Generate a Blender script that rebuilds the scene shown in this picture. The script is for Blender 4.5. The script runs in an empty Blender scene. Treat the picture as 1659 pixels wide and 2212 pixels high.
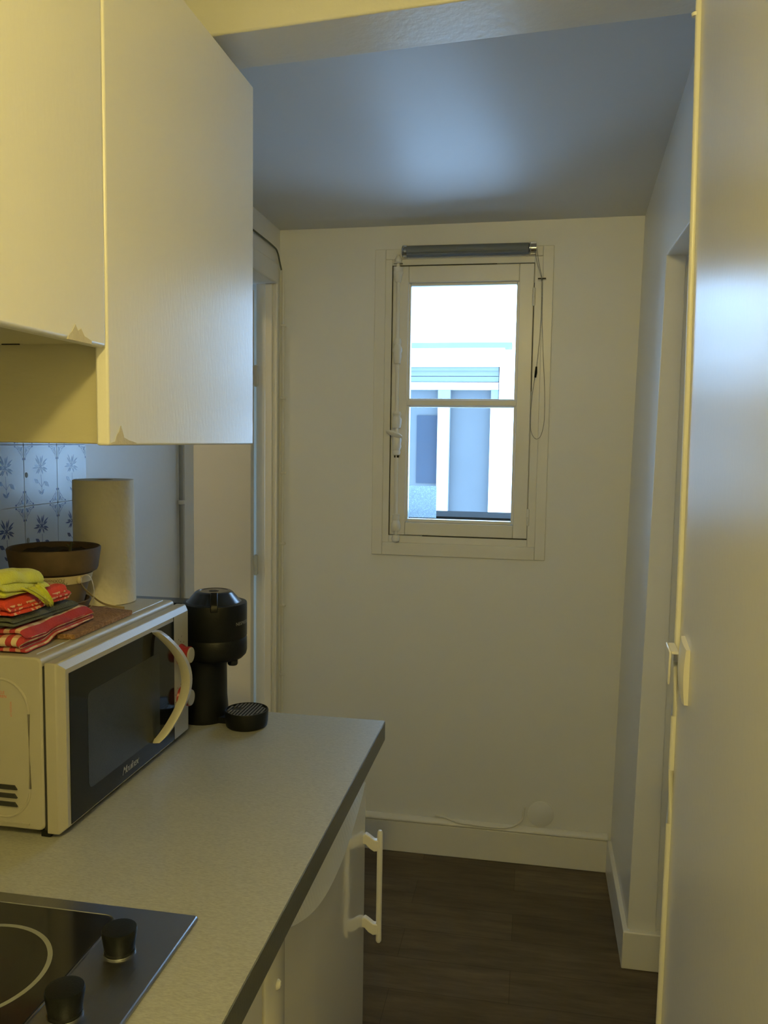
import bpy, bmesh, math, random
from mathutils import Vector, Matrix, noise

random.seed(7)
S = bpy.context.scene
COL = S.collection

# ------------------------------------------------------------------ camera
CAM = Vector((0.0, 0.0, 1.57))
R = Matrix(((0.9838675, -0.0298356, 0.1763931),
            (0.1782966, 0.0827121, -0.9804943),
            (0.0146638, 0.9961268, 0.0866973)))
cd = bpy.data.cameras.new('camera')
cam = bpy.data.objects.new('camera', cd)
COL.objects.link(cam)
cd.sensor_fit = 'VERTICAL'
cd.sensor_height = 36.0
cd.lens = 36.0 * 1790.0 / 2212.0
cd.clip_start = 0.02
cam.matrix_world = Matrix.Translation(CAM) @ R.to_4x4()
S.camera = cam

# ------------------------------------------------------------------ light
SKY = 11.0
LAMP = 290.0
w = bpy.data.worlds.new('sky')
S.world = w
w.use_nodes = True
bg = w.node_tree.nodes['Background']
bg.inputs[0].default_value = (0.37, 0.63, 1.0, 1)
bg.inputs[1].default_value = SKY
S.view_settings.view_transform = 'Standard'
S.view_settings.look = 'None'
S.view_settings.gamma = 1.0
S.view_settings.use_curve_mapping = False
S.view_settings.exposure = 0.0
S.cycles.use_denoising = True
S.cycles.max_bounces = 12
S.cycles.diffuse_bounces = 7
S.cycles.glossy_bounces = 5
S.cycles.transparent_max_bounces = 12
S.cycles.sample_clamp_indirect = 6.0
S.cycles.blur_glossy = 0.5
# portals guide sky light through the real window openings
def portal(name, loc, rot, sx, sy):
    l = bpy.data.lights.new(name, 'AREA')
    l.shape = 'RECTANGLE'; l.size = sx; l.size_y = sy
    l.cycles.is_portal = True
    o = bpy.data.objects.new(name, l)
    o.location = loc; o.rotation_euler = rot
    COL.objects.link(o)
portal('kitchen_window_portal', (-0.27, 3.14, 1.70), (math.radians(-90), 0, 0), 0.44, 0.9)
portal('side_room_window_portal', (-2.24, 3.45, 1.5), (0, math.radians(-90), 0), 1.0, 0.6)

# ------------------------------------------------------------------ materials
MATS = {}
def new_mat(name):
    m = bpy.data.materials.new(name); m.use_nodes = True
    nt = m.node_tree
    b = nt.nodes['Principled BSDF']
    MATS[name] = m
    return m, nt, b
def N(nt, t, **kw):
    n = nt.nodes.new(t)
    for k, v in kw.items():
        setattr(n, k, v)
    return n
def mat(name, col, rough=0.5, metal=0.0, bump=0.0, bscale=60.0, var=0.0, vscale=4.0,
        spec=0.5, coat=0.0, rvar=0.0, stretch=None, sheen=0.0, detail=3.0):
    """paint / plastic / fabric: base colour with wear variation and a fine bump"""
    m, nt, b = new_mat(name)
    b.inputs['Base Color'].default_value = (*col, 1)
    b.inputs['Roughness'].default_value = rough
    b.inputs['Metallic'].default_value = metal
    b.inputs['Specular IOR Level'].default_value = spec
    if coat:
        b.inputs['Coat Weight'].default_value = coat
        b.inputs['Coat Roughness'].default_value = 0.08
    if sheen:
        b.inputs['Sheen Weight'].default_value = sheen
    tc = N(nt, 'ShaderNodeTexCoord'); mp = N(nt, 'ShaderNodeMapping')
    nt.links.new(tc.outputs['Object'], mp.inputs[0])
    if stretch: mp.inputs['Scale'].default_value = stretch
    if var:
        n = N(nt, 'ShaderNodeTexNoise'); n.inputs['Scale'].default_value = vscale
        n.inputs['Detail'].default_value = 5
        nt.links.new(mp.outputs[0], n.inputs['Vector'])
        mx = N(nt, 'ShaderNodeMix', data_type='RGBA')
        mx.inputs['A'].default_value = (*[c * (1 - var) for c in col], 1)
        mx.inputs['B'].default_value = (*[min(1, c * (1 + var)) for c in col], 1)
        nt.links.new(n.outputs['Fac'], mx.inputs['Factor'])
        nt.links.new(mx.outputs['Result'], b.inputs['Base Color'])
    if rvar:
        n = N(nt, 'ShaderNodeTexNoise'); n.inputs['Scale'].default_value = vscale * 1.7
        nt.links.new(mp.outputs[0], n.inputs['Vector'])
        mr = N(nt, 'ShaderNodeMapRange')
        mr.inputs['To Min'].default_value = max(0.02, rough - rvar)
        mr.inputs['To Max'].default_value = min(1, rough + rvar)
        nt.links.new(n.outputs['Fac'], mr.inputs['Value'])
        nt.links.new(mr.outputs[0], b.inputs['Roughness'])
    if bump:
        n = N(nt, 'ShaderNodeTexNoise'); n.inputs['Scale'].default_value = bscale
        n.inputs['Detail'].default_value = detail
        nt.links.new(mp.outputs[0], n.inputs['Vector'])
        bp = N(nt, 'ShaderNodeBump'); bp.inputs['Strength'].default_value = bump
        bp.inputs['Distance'].default_value = 0.002
        nt.links.new(n.outputs['Fac'], bp.inputs['Height'])
        nt.links.new(bp.outputs[0], b.inputs['Normal'])
    return m

mat('wall_paint', (0.75, 0.76, 0.76), 0.42, bump=0.22, bscale=38, var=0.03, vscale=3)
mat('ceiling_paint', (0.64, 0.65, 0.66), 0.42, bump=0.16, bscale=30, var=0.02, spec=0.22)
mat('beam_paint', (0.66, 0.66, 0.64), 0.34, bump=0.5, bscale=55, spec=0.28)
mat('gloss_paint', (0.75, 0.75, 0.73), 0.30, bump=0.2, bscale=45, var=0.03, vscale=5)
mat('trim_paint', (0.74, 0.73, 0.68), 0.32, bump=0.18, bscale=55, var=0.03, vscale=9)
mat('cupboard_paint', (0.70, 0.69, 0.66), 0.27, bump=0.10, bscale=70, spec=0.8)
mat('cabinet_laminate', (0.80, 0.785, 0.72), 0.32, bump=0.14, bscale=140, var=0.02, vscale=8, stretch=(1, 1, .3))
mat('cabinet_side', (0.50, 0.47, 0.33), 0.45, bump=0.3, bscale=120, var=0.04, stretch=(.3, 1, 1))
mat('worn_board', (0.58, 0.53, 0.40), 0.8, bump=0.5, bscale=200, var=0.15, vscale=90)
mat('warm_door_paint', (0.74, 0.70, 0.58), 0.45, bump=0.15, bscale=60, var=0.02)
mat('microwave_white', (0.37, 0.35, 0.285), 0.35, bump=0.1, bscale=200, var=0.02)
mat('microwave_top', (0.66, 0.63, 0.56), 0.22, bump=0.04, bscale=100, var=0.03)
mat('black_glass', (0.008, 0.009, 0.008), 0.08, spec=0.28)
mat('window_mesh_glass', (0.028, 0.030, 0.024), 0.25, spec=0.3, bump=0.15, bscale=600)
mat('black_plastic', (0.006, 0.0068, 0.0065), 0.40, bump=0.15, bscale=500, spec=0.2)
mat('black_gloss', (0.008, 0.009, 0.011), 0.22)
mat('grid_plastic', (0.05, 0.05, 0.048), 0.25)
mat('dark_gap', (0.02, 0.02, 0.018), 0.8)
mat('red_plastic', (0.27, 0.012, 0.010), 0.35)
mat('red_ink', (0.55, 0.12, 0.06), 0.6)
mat('dark_ink', (0.06, 0.055, 0.05), 0.6)
mat('silver_ink', (0.32, 0.31, 0.27), 0.4)
mat('handle_plastic', (0.72, 0.70, 0.64), 0.28)
mat('fridge_enamel', (0.86, 0.84, 0.72), 0.09, bump=0.03, bscale=20, coat=0.5)
mat('brushed_steel', (0.33, 0.34, 0.36), 0.33, metal=1.0, bump=0.12, bscale=260, stretch=(1, .05, 1), var=0.1, vscale=14)
mat('ceramic_glass', (0.010, 0.010, 0.011), 0.12)
mat('ring_print', (0.20, 0.20, 0.16), 0.35)
mat('terracotta', (0.085, 0.056, 0.030), 0.7, bump=0.35, bscale=90, var=0.6, vscale=22)
mat('terracotta_pale', (0.17, 0.125, 0.075), 0.75, bump=0.3, bscale=90, var=0.35, vscale=18)
mat('soil', (0.020, 0.014, 0.009), 0.95, bump=1.0, bscale=160, var=0.5, vscale=80)
mat('stem', (0.06, 0.06, 0.025), 0.8)
mat('ribbon', (0.52, 0.45, 0.29), 0.55, bump=0.2, bscale=400)
mat('ribbon_ink', (0.16, 0.12, 0.06), 0.6)
mat('paper', (0.74, 0.69, 0.56), 0.85, bump=0.8, bscale=75, detail=1)
mat('cardboard', (0.35, 0.25, 0.14), 0.9)
mat('yellow_cloth', (0.60, 0.62, 0.05), 0.95, bump=1.0, bscale=420, var=0.18, vscale=30, sheen=0.3)
mat('olive_cloth', (0.075, 0.08, 0.055), 0.95, bump=1.0, bscale=420, var=0.2, vscale=40)
mat('blind_fabric', (0.15, 0.17, 0.19), 0.6, bump=0.2, bscale=400)
mat('chrome', (0.5, 0.5, 0.5), 0.2, metal=1)
mat('chain_grey', (0.22, 0.22, 0.21), 0.4, metal=0.4)
mat('grey_pvc', (0.34, 0.34, 0.31), 0.5)
mat('cable_grey', (0.10, 0.12, 0.11), 0.5)
mat('outside_wall', (0.85, 0.86, 0.86), 0.9, bump=0.2, bscale=4)
mat('outside_trim', (0.12, 0.14, 0.15), 0.7)
mat('outside_shutter', (0.14, 0.16, 0.165), 0.7)
mat('outside_frame', (0.15, 0.17, 0.18), 0.6)
mat('outside_glass', (0.085, 0.095, 0.10), 0.7, spec=0.15, var=0.18, vscale=1.2)
mat('outside_glass_dark', (0.035, 0.045, 0.06), 0.7, spec=0.1, var=0.15, vscale=2)
mat('sill_metal', (0.010, 0.012, 0.012), 0.9, spec=0.05)
mat('grout', (0.62, 0.64, 0.64), 0.6)
mat('tile_glaze', (0.40, 0.42, 0.42), 0.18, bump=0.06, bscale=25, var=0.04, vscale=10)
mat('tile_blue', (0.022, 0.04, 0.115), 0.2, var=0.25, vscale=90)
mat('grease_spot', (0.12, 0.10, 0.03), 0.5)

# counter: fine grained grey laminate
m, nt, b = new_mat('worktop_laminate')
tc = N(nt, 'ShaderNodeTexCoord'); mp = N(nt, 'ShaderNodeMapping')
mp.inputs['Scale'].default_value = (1, 3.5, 1)
nt.links.new(tc.outputs['Object'], mp.inputs[0])
n1 = N(nt, 'ShaderNodeTexNoise'); n1.inputs['Scale'].default_value = 160; n1.inputs['Detail'].default_value = 4
nt.links.new(mp.outputs[0], n1.inputs['Vector'])
cr = N(nt, 'ShaderNodeValToRGB')
cr.color_ramp.elements[0].position = 0.3; cr.color_ramp.elements[0].color = (0.27, 0.27, 0.235, 1)
cr.color_ramp.elements[1].position = 0.7; cr.color_ramp.elements[1].color = (0.37, 0.365, 0.315, 1)
nt.links.new(n1.outputs['Fac'], cr.inputs[0]); nt.links.new(cr.outputs[0], b.inputs['Base Color'])
b.inputs['Roughness'].default_value = 0.36
bp = N(nt, 'ShaderNodeBump'); bp.inputs['Strength'].default_value = 0.35; bp.inputs['Distance'].default_value = 0.001
nt.links.new(n1.outputs['Fac'], bp.inputs['Height']); nt.links.new(bp.outputs[0], b.inputs['Normal'])
mat('worktop_edge', (0.105, 0.11, 0.10), 0.35, bump=0.15, bscale=200)

# floor: dark wood planks running across the room
m, nt, b = new_mat('plank_floor')
tc = N(nt, 'ShaderNodeTexCoord')
br = N(nt, 'ShaderNodeTexBrick')
br.offset = 0.37; br.squash = 1.0
br.inputs['Scale'].default_value = 1.0
br.inputs['Brick Width'].default_value = 0.92
br.inputs['Row Height'].default_value = 0.15
br.inputs['Mortar Size'].default_value = 0.0012
br.inputs['Color1'].default_value = (0.074, 0.051, 0.027, 1)
br.inputs['Color2'].default_value = (0.112, 0.082, 0.050, 1)
br.inputs['Mortar'].default_value = (0.045, 0.032, 0.018, 1)
nt.links.new(tc.outputs['Object'], br.inputs['Vector'])
mp = N(nt, 'ShaderNodeMapping'); mp.inputs['Scale'].default_value = (1.4, 9, 1)
nt.links.new(tc.outputs['Object'], mp.inputs[0])
gr = N(nt, 'ShaderNodeTexNoise'); gr.inputs['Scale'].default_value = 3.2; gr.inputs['Detail'].default_value = 9; gr.inputs['Roughness'].default_value = 0.65
nt.links.new(mp.outputs[0], gr.inputs['Vector'])
mr = N(nt, 'ShaderNodeMapRange'); mr.inputs['From Min'].default_value = 0.3; mr.inputs['From Max'].default_value = 0.72
mr.inputs['To Min'].default_value = 0.55; mr.inputs['To Max'].default_value = 1.5
nt.links.new(gr.outputs['Fac'], mr.inputs['Value'])
mx = N(nt, 'ShaderNodeMix', data_type='RGBA', blend_type='MULTIPLY'); mx.inputs['Factor'].default_value = 1
nt.links.new(br.outputs['Color'], mx.inputs['A']); nt.links.new(mr.outputs[0], mx.inputs['B'])
nt.links.new(mx.outputs['Result'], b.inputs['Base Color'])
b.inputs['Roughness'].default_value = 0.5
bp = N(nt, 'ShaderNodeBump'); bp.inputs['Strength'].default_value = 0.2; bp.inputs['Distance'].default_value = 0.001
nt.links.new(gr.outputs['Fac'], bp.inputs['Height']); nt.links.new(bp.outputs[0], b.inputs['Normal'])

# cork
m, nt, b = new_mat('cork')
tc = N(nt, 'ShaderNodeTexCoord')
v = N(nt, 'ShaderNodeTexVoronoi'); v.inputs['Scale'].default_value = 260
nt.links.new(tc.outputs['Object'], v.inputs['Vector'])
cr = N(nt, 'ShaderNodeValToRGB')
cr.color_ramp.elements[0].color = (0.15, 0.075, 0.03, 1); cr.color_ramp.elements[1].color = (0.34, 0.19, 0.085, 1)
nt.links.new(v.outputs['Color'], cr.inputs[0]); nt.links.new(cr.outputs[0], b.inputs['Base Color'])
b.inputs['Roughness'].default_value = 0.9
bp = N(nt, 'ShaderNodeBump'); bp.inputs['Strength'].default_value = 0.6; bp.inputs['Distance'].default_value = 0.002
nt.links.new(v.outputs['Distance'], bp.inputs['Height']); nt.links.new(bp.outputs[0], b.inputs['Normal'])

# woven cloths: pattern from the cloth's own uv
def cloth_mat(name, kind):
    m, nt, b = new_mat(name)
    tc = N(nt, 'ShaderNodeTexCoord')
    sx = N(nt, 'ShaderNodeSeparateXYZ'); nt.links.new(tc.outputs['UV'], sx.inputs[0])
    no = N(nt, 'ShaderNodeTexNoise'); no.inputs['Scale'].default_value = 380
    nt.links.new(tc.outputs['Object'], no.inputs['Vector'])
    if kind == 'check':
        def stripe(src, freq, duty):
            a = N(nt, 'ShaderNodeMath', operation='MULTIPLY'); a.inputs[1].default_value = freq
            nt.links.new(src, a.inputs[0])
            f = N(nt, 'ShaderNodeMath', operation='FRACT'); nt.links.new(a.outputs[0], f.inputs[0])
            g = N(nt, 'ShaderNodeMath', operation='LESS_THAN'); g.inputs[1].default_value = duty
            nt.links.new(f.outputs[0], g.inputs[0]); return g.outputs[0]
        s1 = stripe(sx.outputs[0], 52.0, 0.5); s2 = stripe(sx.outputs[1], 24.0, 0.42)
        mxa = N(nt, 'ShaderNodeMix', data_type='RGBA')
        mxa.inputs['A'].default_value = (0.60, 0.47, 0.30, 1); mxa.inputs['B'].default_value = (0.38, 0.035, 0.04, 1)
        nt.links.new(s1, mxa.inputs['Factor'])
        mxb = N(nt, 'ShaderNodeMix', data_type='RGBA')
        mxb.inputs['B'].default_value = (0.33, 0.028, 0.035, 1)
        nt.links.new(mxa.outputs['Result'], mxb.inputs['A'])
        mu = N(nt, 'ShaderNodeMath', operation='MULTIPLY'); mu.inputs[1].default_value = 0.45
        nt.links.new(s2, mu.inputs[0]); nt.links.new(mu.outputs[0], mxb.inputs['Factor'])
        out = mxb.outputs['Result']
    else:
        # red cloth with a pale figured border band
        th = N(nt, 'ShaderNodeTexNoise'); th.inputs['Scale'].default_value = 90; th.inputs['Detail'].default_value = 1
        nt.links.new(tc.outputs['Object'], th.inputs['Vector'])
        gt = N(nt, 'ShaderNodeMath', operation='GREATER_THAN'); gt.inputs[1].default_value = 0.52
        nt.links.new(th.outputs['Fac'], gt.inputs[0])
        a = N(nt, 'ShaderNodeMath', operation='MULTIPLY'); a.inputs[1].default_value = 9.0
        nt.links.new(sx.outputs[0], a.inputs[0])
        f = N(nt, 'ShaderNodeMath', operation='FRACT'); nt.links.new(a.outputs[0], f.inputs[0])
        g = N(nt, 'ShaderNodeMath', operation='LESS_THAN'); g.inputs[1].default_value = 0.16
        nt.links.new(f.outputs[0], g.inputs[0])
        mu = N(nt, 'ShaderNodeMath', operation='MULTIPLY')
        nt.links.new(g.outputs[0], mu.inputs[0]); nt.links.new(gt.outputs[0], mu.inputs[1])
        mxa = N(nt, 'ShaderNodeMix', data_type='RGBA')
        mxa.inputs['A'].default_value = (0.62, 0.055, 0.025, 1); mxa.inputs['B'].default_value = (0.72, 0.42, 0.22, 1)
        nt.links.new(mu.outputs[0], mxa.inputs['Factor'])
        out = mxa.outputs['Result']
    nt.links.new(out, b.inputs['Base Color'])
    b.inputs['Roughness'].default_value = 0.95
    bp = N(nt, 'ShaderNodeBump'); bp.inputs['Strength'].default_value = 0.8; bp.inputs['Distance'].default_value = 0.002
    nt.links.new(no.outputs['Fac'], bp.inputs['Height']); nt.links.new(bp.outputs[0], b.inputs['Normal'])
cloth_mat('check_cloth', 'check'); cloth_mat('red_cloth', 'figured')

# clear window glass
m, nt, b = new_mat('window_glass')
nt.nodes.remove(b)
tr = N(nt, 'ShaderNodeBsdfTransparent'); gl = N(nt, 'ShaderNodeBsdfGlossy'); gl.inputs['Roughness'].default_value = 0.02
fr = N(nt, 'ShaderNodeFresnel'); fr.inputs['IOR'].default_value = 1.3
ms = N(nt, 'ShaderNodeMixShader')
nt.links.new(fr.outputs[0], ms.inputs[0]); nt.links.new(tr.outputs[0], ms.inputs[1]); nt.links.new(gl.outputs[0], ms.inputs[2])
nt.links.new(ms.outputs[0], nt.nodes['Material Output'].inputs[0])
# frosted scratched film stuck on the pane
m, nt, b = new_mat('frosted_film')
tc = N(nt, 'ShaderNodeTexCoord')
wv = N(nt, 'ShaderNodeTexNoise'); wv.inputs['Scale'].default_value = 60; wv.inputs['Detail'].default_value = 4; wv.inputs['Distortion'].default_value = 2.5
nt.links.new(tc.outputs['Object'], wv.inputs['Vector'])
cr = N(nt, 'ShaderNodeValToRGB')
for e, (p, c) in zip(cr.color_ramp.elements, ((0.47, 0.55), (0.50, 1.0))):
    e.position = p; e.color = (c * .85, c * .95, c, 1)
e = cr.color_ramp.elements.new(0.53); e.color = (0.47, 0.53, 0.55, 1)
nt.links.new(wv.outputs['Fac'], cr.inputs[0]); nt.links.new(cr.outputs[0], b.inputs['Base Color'])
b.inputs['Roughness'].default_value = 0.7
tr = N(nt, 'ShaderNodeBsdfTransparent'); tl_ = N(nt, 'ShaderNodeBsdfTranslucent'); ms = N(nt, 'ShaderNodeMixShader')
tr.inputs[0].default_value = (.75, .78, .8, 1)
nt.links.new(cr.outputs[0], tl_.inputs[0])
sm = N(nt, 'ShaderNodeMapRange'); sm.inputs['From Min'].default_value = 0.48; sm.inputs['From Max'].default_value = 0.50
nt.links.new(wv.outputs['Fac'], sm.inputs['Value'])
ms.inputs[0].default_value = 0.55
nt.links.new(tr.outputs[0], ms.inputs[1]); nt.links.new(tl_.outputs[0], ms.inputs[2])
nt.links.new(ms.outputs[0], nt.nodes['Material Output'].inputs[0])
# lamp glass
m, nt, b = new_mat('lamp_glow')
b.inputs['Emission Color'].default_value = (1.0, 0.785, 0.245, 1)
b.inputs['Emission Strength'].default_value = LAMP

m, nt, b = new_mat('side_fill_glow')  # glow of the added side room lamp that brightens the door leaf
b.inputs['Emission Color'].default_value = (1.0, 0.74, 0.30, 1)
b.inputs['Emission Strength'].default_value = 150.0

# ------------------------------------------------------------------ mesh builder
ORG = {}
class MB:
    def __init__(s): s.bm = bmesh.new(); s.uv = None
    def face(s, pts, mi=0):
        vs = [s.bm.verts.new(p) for p in pts]
        f = s.bm.faces.new(vs); f.material_index = mi; return f
    def box(s, x0, x1, y0, y1, z0, z1, mi=0):
        x0, x1 = sorted((x0, x1)); y0, y1 = sorted((y0, y1)); z0, z1 = sorted((z0, z1))
        return s.hexa([(x0, y0, z0), (x1, y0, z0), (x1, y1, z0), (x0, y1, z0),
                       (x0, y0, z1), (x1, y0, z1), (x1, y1, z1), (x0, y1, z1)], mi)
    def hexa(s, p, mi=0):
        v = [s.bm.verts.new(q) for q in p]
        for idx in ((0, 3, 2, 1), (4, 5, 6, 7), (0, 1, 5, 4), (1, 2, 6, 5), (2, 3, 7, 6), (3, 0, 4, 7)):
            f = s.bm.faces.new([v[i] for i in idx]); f.material_index = mi
        return s
    def prism(s, poly, fn, a, b_, mi=0):
        """poly of (u,v); fn(u,v,t) -> 3-D; extruded from t=a to t=b"""
        lo = [s.bm.verts.new(fn(u, v, a)) for u, v in poly]
        hi = [s.bm.verts.new(fn(u, v, b_)) for u, v in poly]
        n = len(poly)
        fs = [s.bm.faces.new(lo), s.bm.faces.new(hi[::-1])]
        for i in range(n):
            fs.append(s.bm.faces.new((lo[i], hi[i], hi[(i + 1) % n], lo[(i + 1) % n])))
        for f in fs: f.material_index = mi
        return s
    def lathe(s, prof, c, axis='z', seg=48, mi=0, cap=True):
        c = Vector(c); rings = []
        for r, h in prof:
            ring = []
            for k in range(seg):
                a = 2 * math.pi * k / seg; u, v = r * math.cos(a), r * math.sin(a)
                p = {'z': (u, v, h), 'x': (h, u, v), 'y': (u, h, v)}[axis]
                ring.append(s.bm.verts.new(c + Vector(p)))
            rings.append(ring)
        for a, b_ in zip(rings, rings[1:]):
            for k in range(seg):
                f = s.bm.faces.new((a[k], a[(k + 1) % seg], b_[(k + 1) % seg], b_[k])); f.material_index = mi
        if cap:
            for rg, rev in ((rings[0], True), (rings[-1], False)):
                f = s.bm.faces.new(rg[::-1] if rev else rg); f.material_index = mi
        return s
    def tube(s, pts, r, seg=10, mi=0, flat=1.0):
        pts = [Vector(p) for p in pts]; rings = []; n = len(pts)
        up = Vector((0, 0, 1))
        for i, p in enumerate(pts):
            t = (pts[min(i + 1, n - 1)] - pts[max(i - 1, 0)]).normalized()
            a = t.cross(up)
            if a.length < 1e-3: a = t.cross(Vector((0, 1, 0)))
            a.normalize(); b_ = t.cross(a).normalized()
            rr = r[i] if isinstance(r, (list, tuple)) else r
            rings.append([s.bm.verts.new(p + a * rr * math.cos(2 * math.pi * k / seg) + b_ * rr * flat * math.sin(2 * math.pi * k / seg)) for k in range(seg)])
        for a, b_ in zip(rings, rings[1:]):
            for k in range(seg):
                f = s.bm.faces.new((a[k], a[(k + 1) % seg], b_[(k + 1) % seg], b_[k])); f.material_index = mi
        for rg in (rings[0][::-1], rings[-1]):
            f = s.bm.faces.new(rg); f.material_index = mi
        return s
    def strip(s, pts, wv, th, mi=0):
        """flat ribbon: points, width vector(s), thickness vector"""
        pts = [Vector(p) for p in pts]; rows = []
        for i, p in enumerate(pts):
            wd = Vector(wv[i]) if isinstance(wv, list) else Vector(wv)
            t = (pts[min(i + 1, len(pts) - 1)] - pts[max(i - 1, 0)]).normalized()
            nn = t.cross(wd).normalized() * th / 2
            rows.append([s.bm.verts.new(p + wd / 2 + nn), s.bm.verts.new(p - wd / 2 + nn), s.bm.verts.new(p - wd / 2 - nn), s.bm.verts.new(p + wd / 2 - nn)])
        for a, b_ in zip(rows, rows[1:]):
            for k in range(4):
                f = s.bm.faces.new((a[k], a[(k + 1) % 4], b_[(k + 1) % 4], b_[k])); f.material_index = mi
        s.bm.faces.new(rows[0][::-1]); s.bm.faces.new(rows[-1])
        return s
    def build(s, name, mats, parent=None, bevel=0.0, smooth=True, seg=2, sub=0, ang=35):
        if isinstance(mats, str): mats = [mats]
        bm = s.bm
        bmesh.ops.recalc_face_normals(bm, faces=bm.faces)
        if parent is not None: org = ORG[parent]
        else:
            xs = [v.co for v in bm.verts]
            lo = Vector((min(v[i] for v in xs) for i in range(3))); hi = Vector((max(v[i] for v in xs) for i in range(3)))
            org = Vector(((lo.x + hi.x) / 2, (lo.y + hi.y) / 2, lo.z))
        bmesh.ops.translate(bm, verts=bm.verts, vec=-org)
        me = bpy.data.meshes.new(name); bm.to_mesh(me); bm.free()
        for m_ in mats: me.materials.append(MATS[m_])
        if smooth:
            me.polygons.foreach_set('use_smooth', [True] * len(me.polygons))
            if not sub: me.set_sharp_from_angle(angle=math.radians(ang))
        o = bpy.data.objects.new(name, me); COL.objects.link(o)
        if parent is not None: o.parent = parent
        else: o.location = org
        ORG[o] = org
        if bevel:
            md = o.modifiers.new('bevel', 'BEVEL'); md.width = bevel; md.segments = seg; md.limit_method = 'ANGLE'
            md.angle_limit = math.radians(40); md.harden_normals = False
        if sub:
            md = o.modifiers.new('sub', 'SUBSURF'); md.levels = sub; md.render_levels = sub
        return o
def thing(name, label, cat, loc, group=None):
    o = bpy.data.objects.new(name, None); COL.objects.link(o)
    o.location = loc; o.empty_display_size = 0.05; ORG[o] = Vector(loc)
    o['label'] = label; o['category'] = cat
    if group: o['group'] = group
    return o
def tag(o, label, cat, group=None):
    o['label'] = label; o['category'] = cat
    if group: o['group'] = group
    return o
def struct(o): o['kind'] = 'structure'; return o
def sroot(name, loc):
    o = bpy.data.objects.new(name, None); COL.objects.link(o); o.location = loc
    o.empty_display_size = 0.05; ORG[o] = Vector(loc); o['kind'] = 'structure'; return o
def lettering(text, size, fn, name, m_, parent, shear=0.0, space=1.0, depth=0.0, label=None):
    """letters laid out flat at (u,v) and placed on a surface by fn(u,v)"""
    cu = bpy.data.curves.new('t', 'FONT'); cu.body = text; cu.size = size; cu.shear = shear
    cu.space_character = space; cu.align_x = 'CENTER'; cu.align_y = 'CENTER'; cu.resolution_u = 3
    t = bpy.data.objects.new('t', cu); COL.objects.link(t)
    bpy.context.view_layer.update()
    me = bpy.data.meshes.new_from_object(t.evaluated_get(bpy.context.evaluated_depsgraph_get()))
    bpy.data.objects.remove(t)
    org = ORG[parent]
    for v in me.vertices:
        v.co = Vector(fn(v.co.x, v.co.y)) - org
    me.name = name; me.materials.clear(); me.materials.append(MATS[m_])
    o = bpy.data.objects.new(name, me); COL.objects.link(o); o.parent = parent; ORG[o] = org
    if label: o['label'] = label
    return o
def ppoly(n, r, c=(0, 0), a0=0, ry=None):
    return [(c[0] + r * math.cos(a0 + 2 * math.pi * k / n), c[1] + (ry or r) * math.sin(a0 + 2 * math.pi * k / n)) for k in range(n)]
def rrect(u0, u1, v0, v1, r, n=6):
    out = []
    for cu, cv, a in ((u1 - r, v1 - r, 0), (u0 + r, v1 - r, 90), (u0 + r, v0 + r, 180), (u1 - r, v0 + r, 270)):
        for k in range(n + 1):
            t = math.radians(a + 90 * k / n); out.append((cu + r * math.cos(t), cv + r * math.sin(t)))
    return out
XY = lambda u, v, t: (u, v, t)
YZ = lambda u, v, t: (t, u, v)
XZ = lambda u, v, t: (u, t, v)

# ================================================================== SETTING
FAR = 3.03
def rx(z): return 0.316 + 0.0145 * z      # the right wall leans outwards a little
def lean_block(mb, xa, xb, y0, y1, z0, z1):
    """block whose room-side face leans with the right wall"""
    mb.hexa([(xa + 0.0145 * z0, y0, z0), (xb, y0, z0), (xb, y1, z0), (xa + 0.0145 * z0, y1, z0),
             (xa + 0.0145 * z1, y0, z1), (xb, y0, z1), (xb, y1, z1), (xa + 0.0145 * z1, y1, z1)])

mb = MB(); mb.box(-1.15, 1.1, -1.3, 3.05, -0.06, 0)
struct(mb.build('floor', 'plank_floor', smooth=False))

# far ceiling: an old sagging surface that rises to the right near the beam
mb = MB(); nx, ny = 12, 12
for lay in (0, 1):
    rows = []
    for j in range(ny + 1):
        v_ = j / ny; y = 1.64 + v_ * (3.06 - 1.64); row = []
        for i in range(nx + 1):
            u = i / nx; x = -1.2 + u * 1.95
            zl = 2.352 - .014 * v_; k = (1 - v_) ** 1.0
            zr = 2.344 + 0.275 * k
            uu = max(0, min(1, (x + .95) / 1.3))
            z = zl + (zr - zl) * uu ** 1.25
            row.append(mb.bm.verts.new((x, y, z + lay * .35)))
        rows.append(row)
    for j in range(ny):
        for i in range(nx):
            mb.bm.faces.new((rows[j][i], rows[j][i + 1], rows[j + 1][i + 1], rows[j + 1][i]))
    if lay == 0: low = rows
for a, b_ in (([r[0] for r in low], [r[0] for r in rows]), ([r[-1] for r in low], [r[-1] for r in rows]), (low[0], rows[0]), (low[-1], rows[-1])):
    for i in range(len(a) - 1): mb.bm.faces.new((a[i], a[i + 1], b_[i + 1], b_[i]))
struct(mb.build('ceiling', 'ceiling_paint'))
# near ceiling over the cooking area
mb = MB(); mb.box(-1.25, 1.1, -1.35, 1.60, 2.42, 2.62)
struct(mb.build('ceiling_kitchen', 'ceiling_paint', smooth=False))
# shallow crossing beam
def bz(x): return 2.3605 + 0.0526 * x
mb = MB()
mb.hexa([(-1.2, 1.575, bz(-1.2) + .006), (.6, 1.545, bz(.6) + .004), (.6, 1.705, bz(.6)), (-1.2, 1.70, bz(-1.2)),
         (-1.2, 1.575, 2.55), (.6, 1.545, 2.55), (.6, 1.705, 2.66), (-1.2, 1.70, 2.66)])
struct(mb.build('trim_1', 'beam_paint', bevel=.004))

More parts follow.
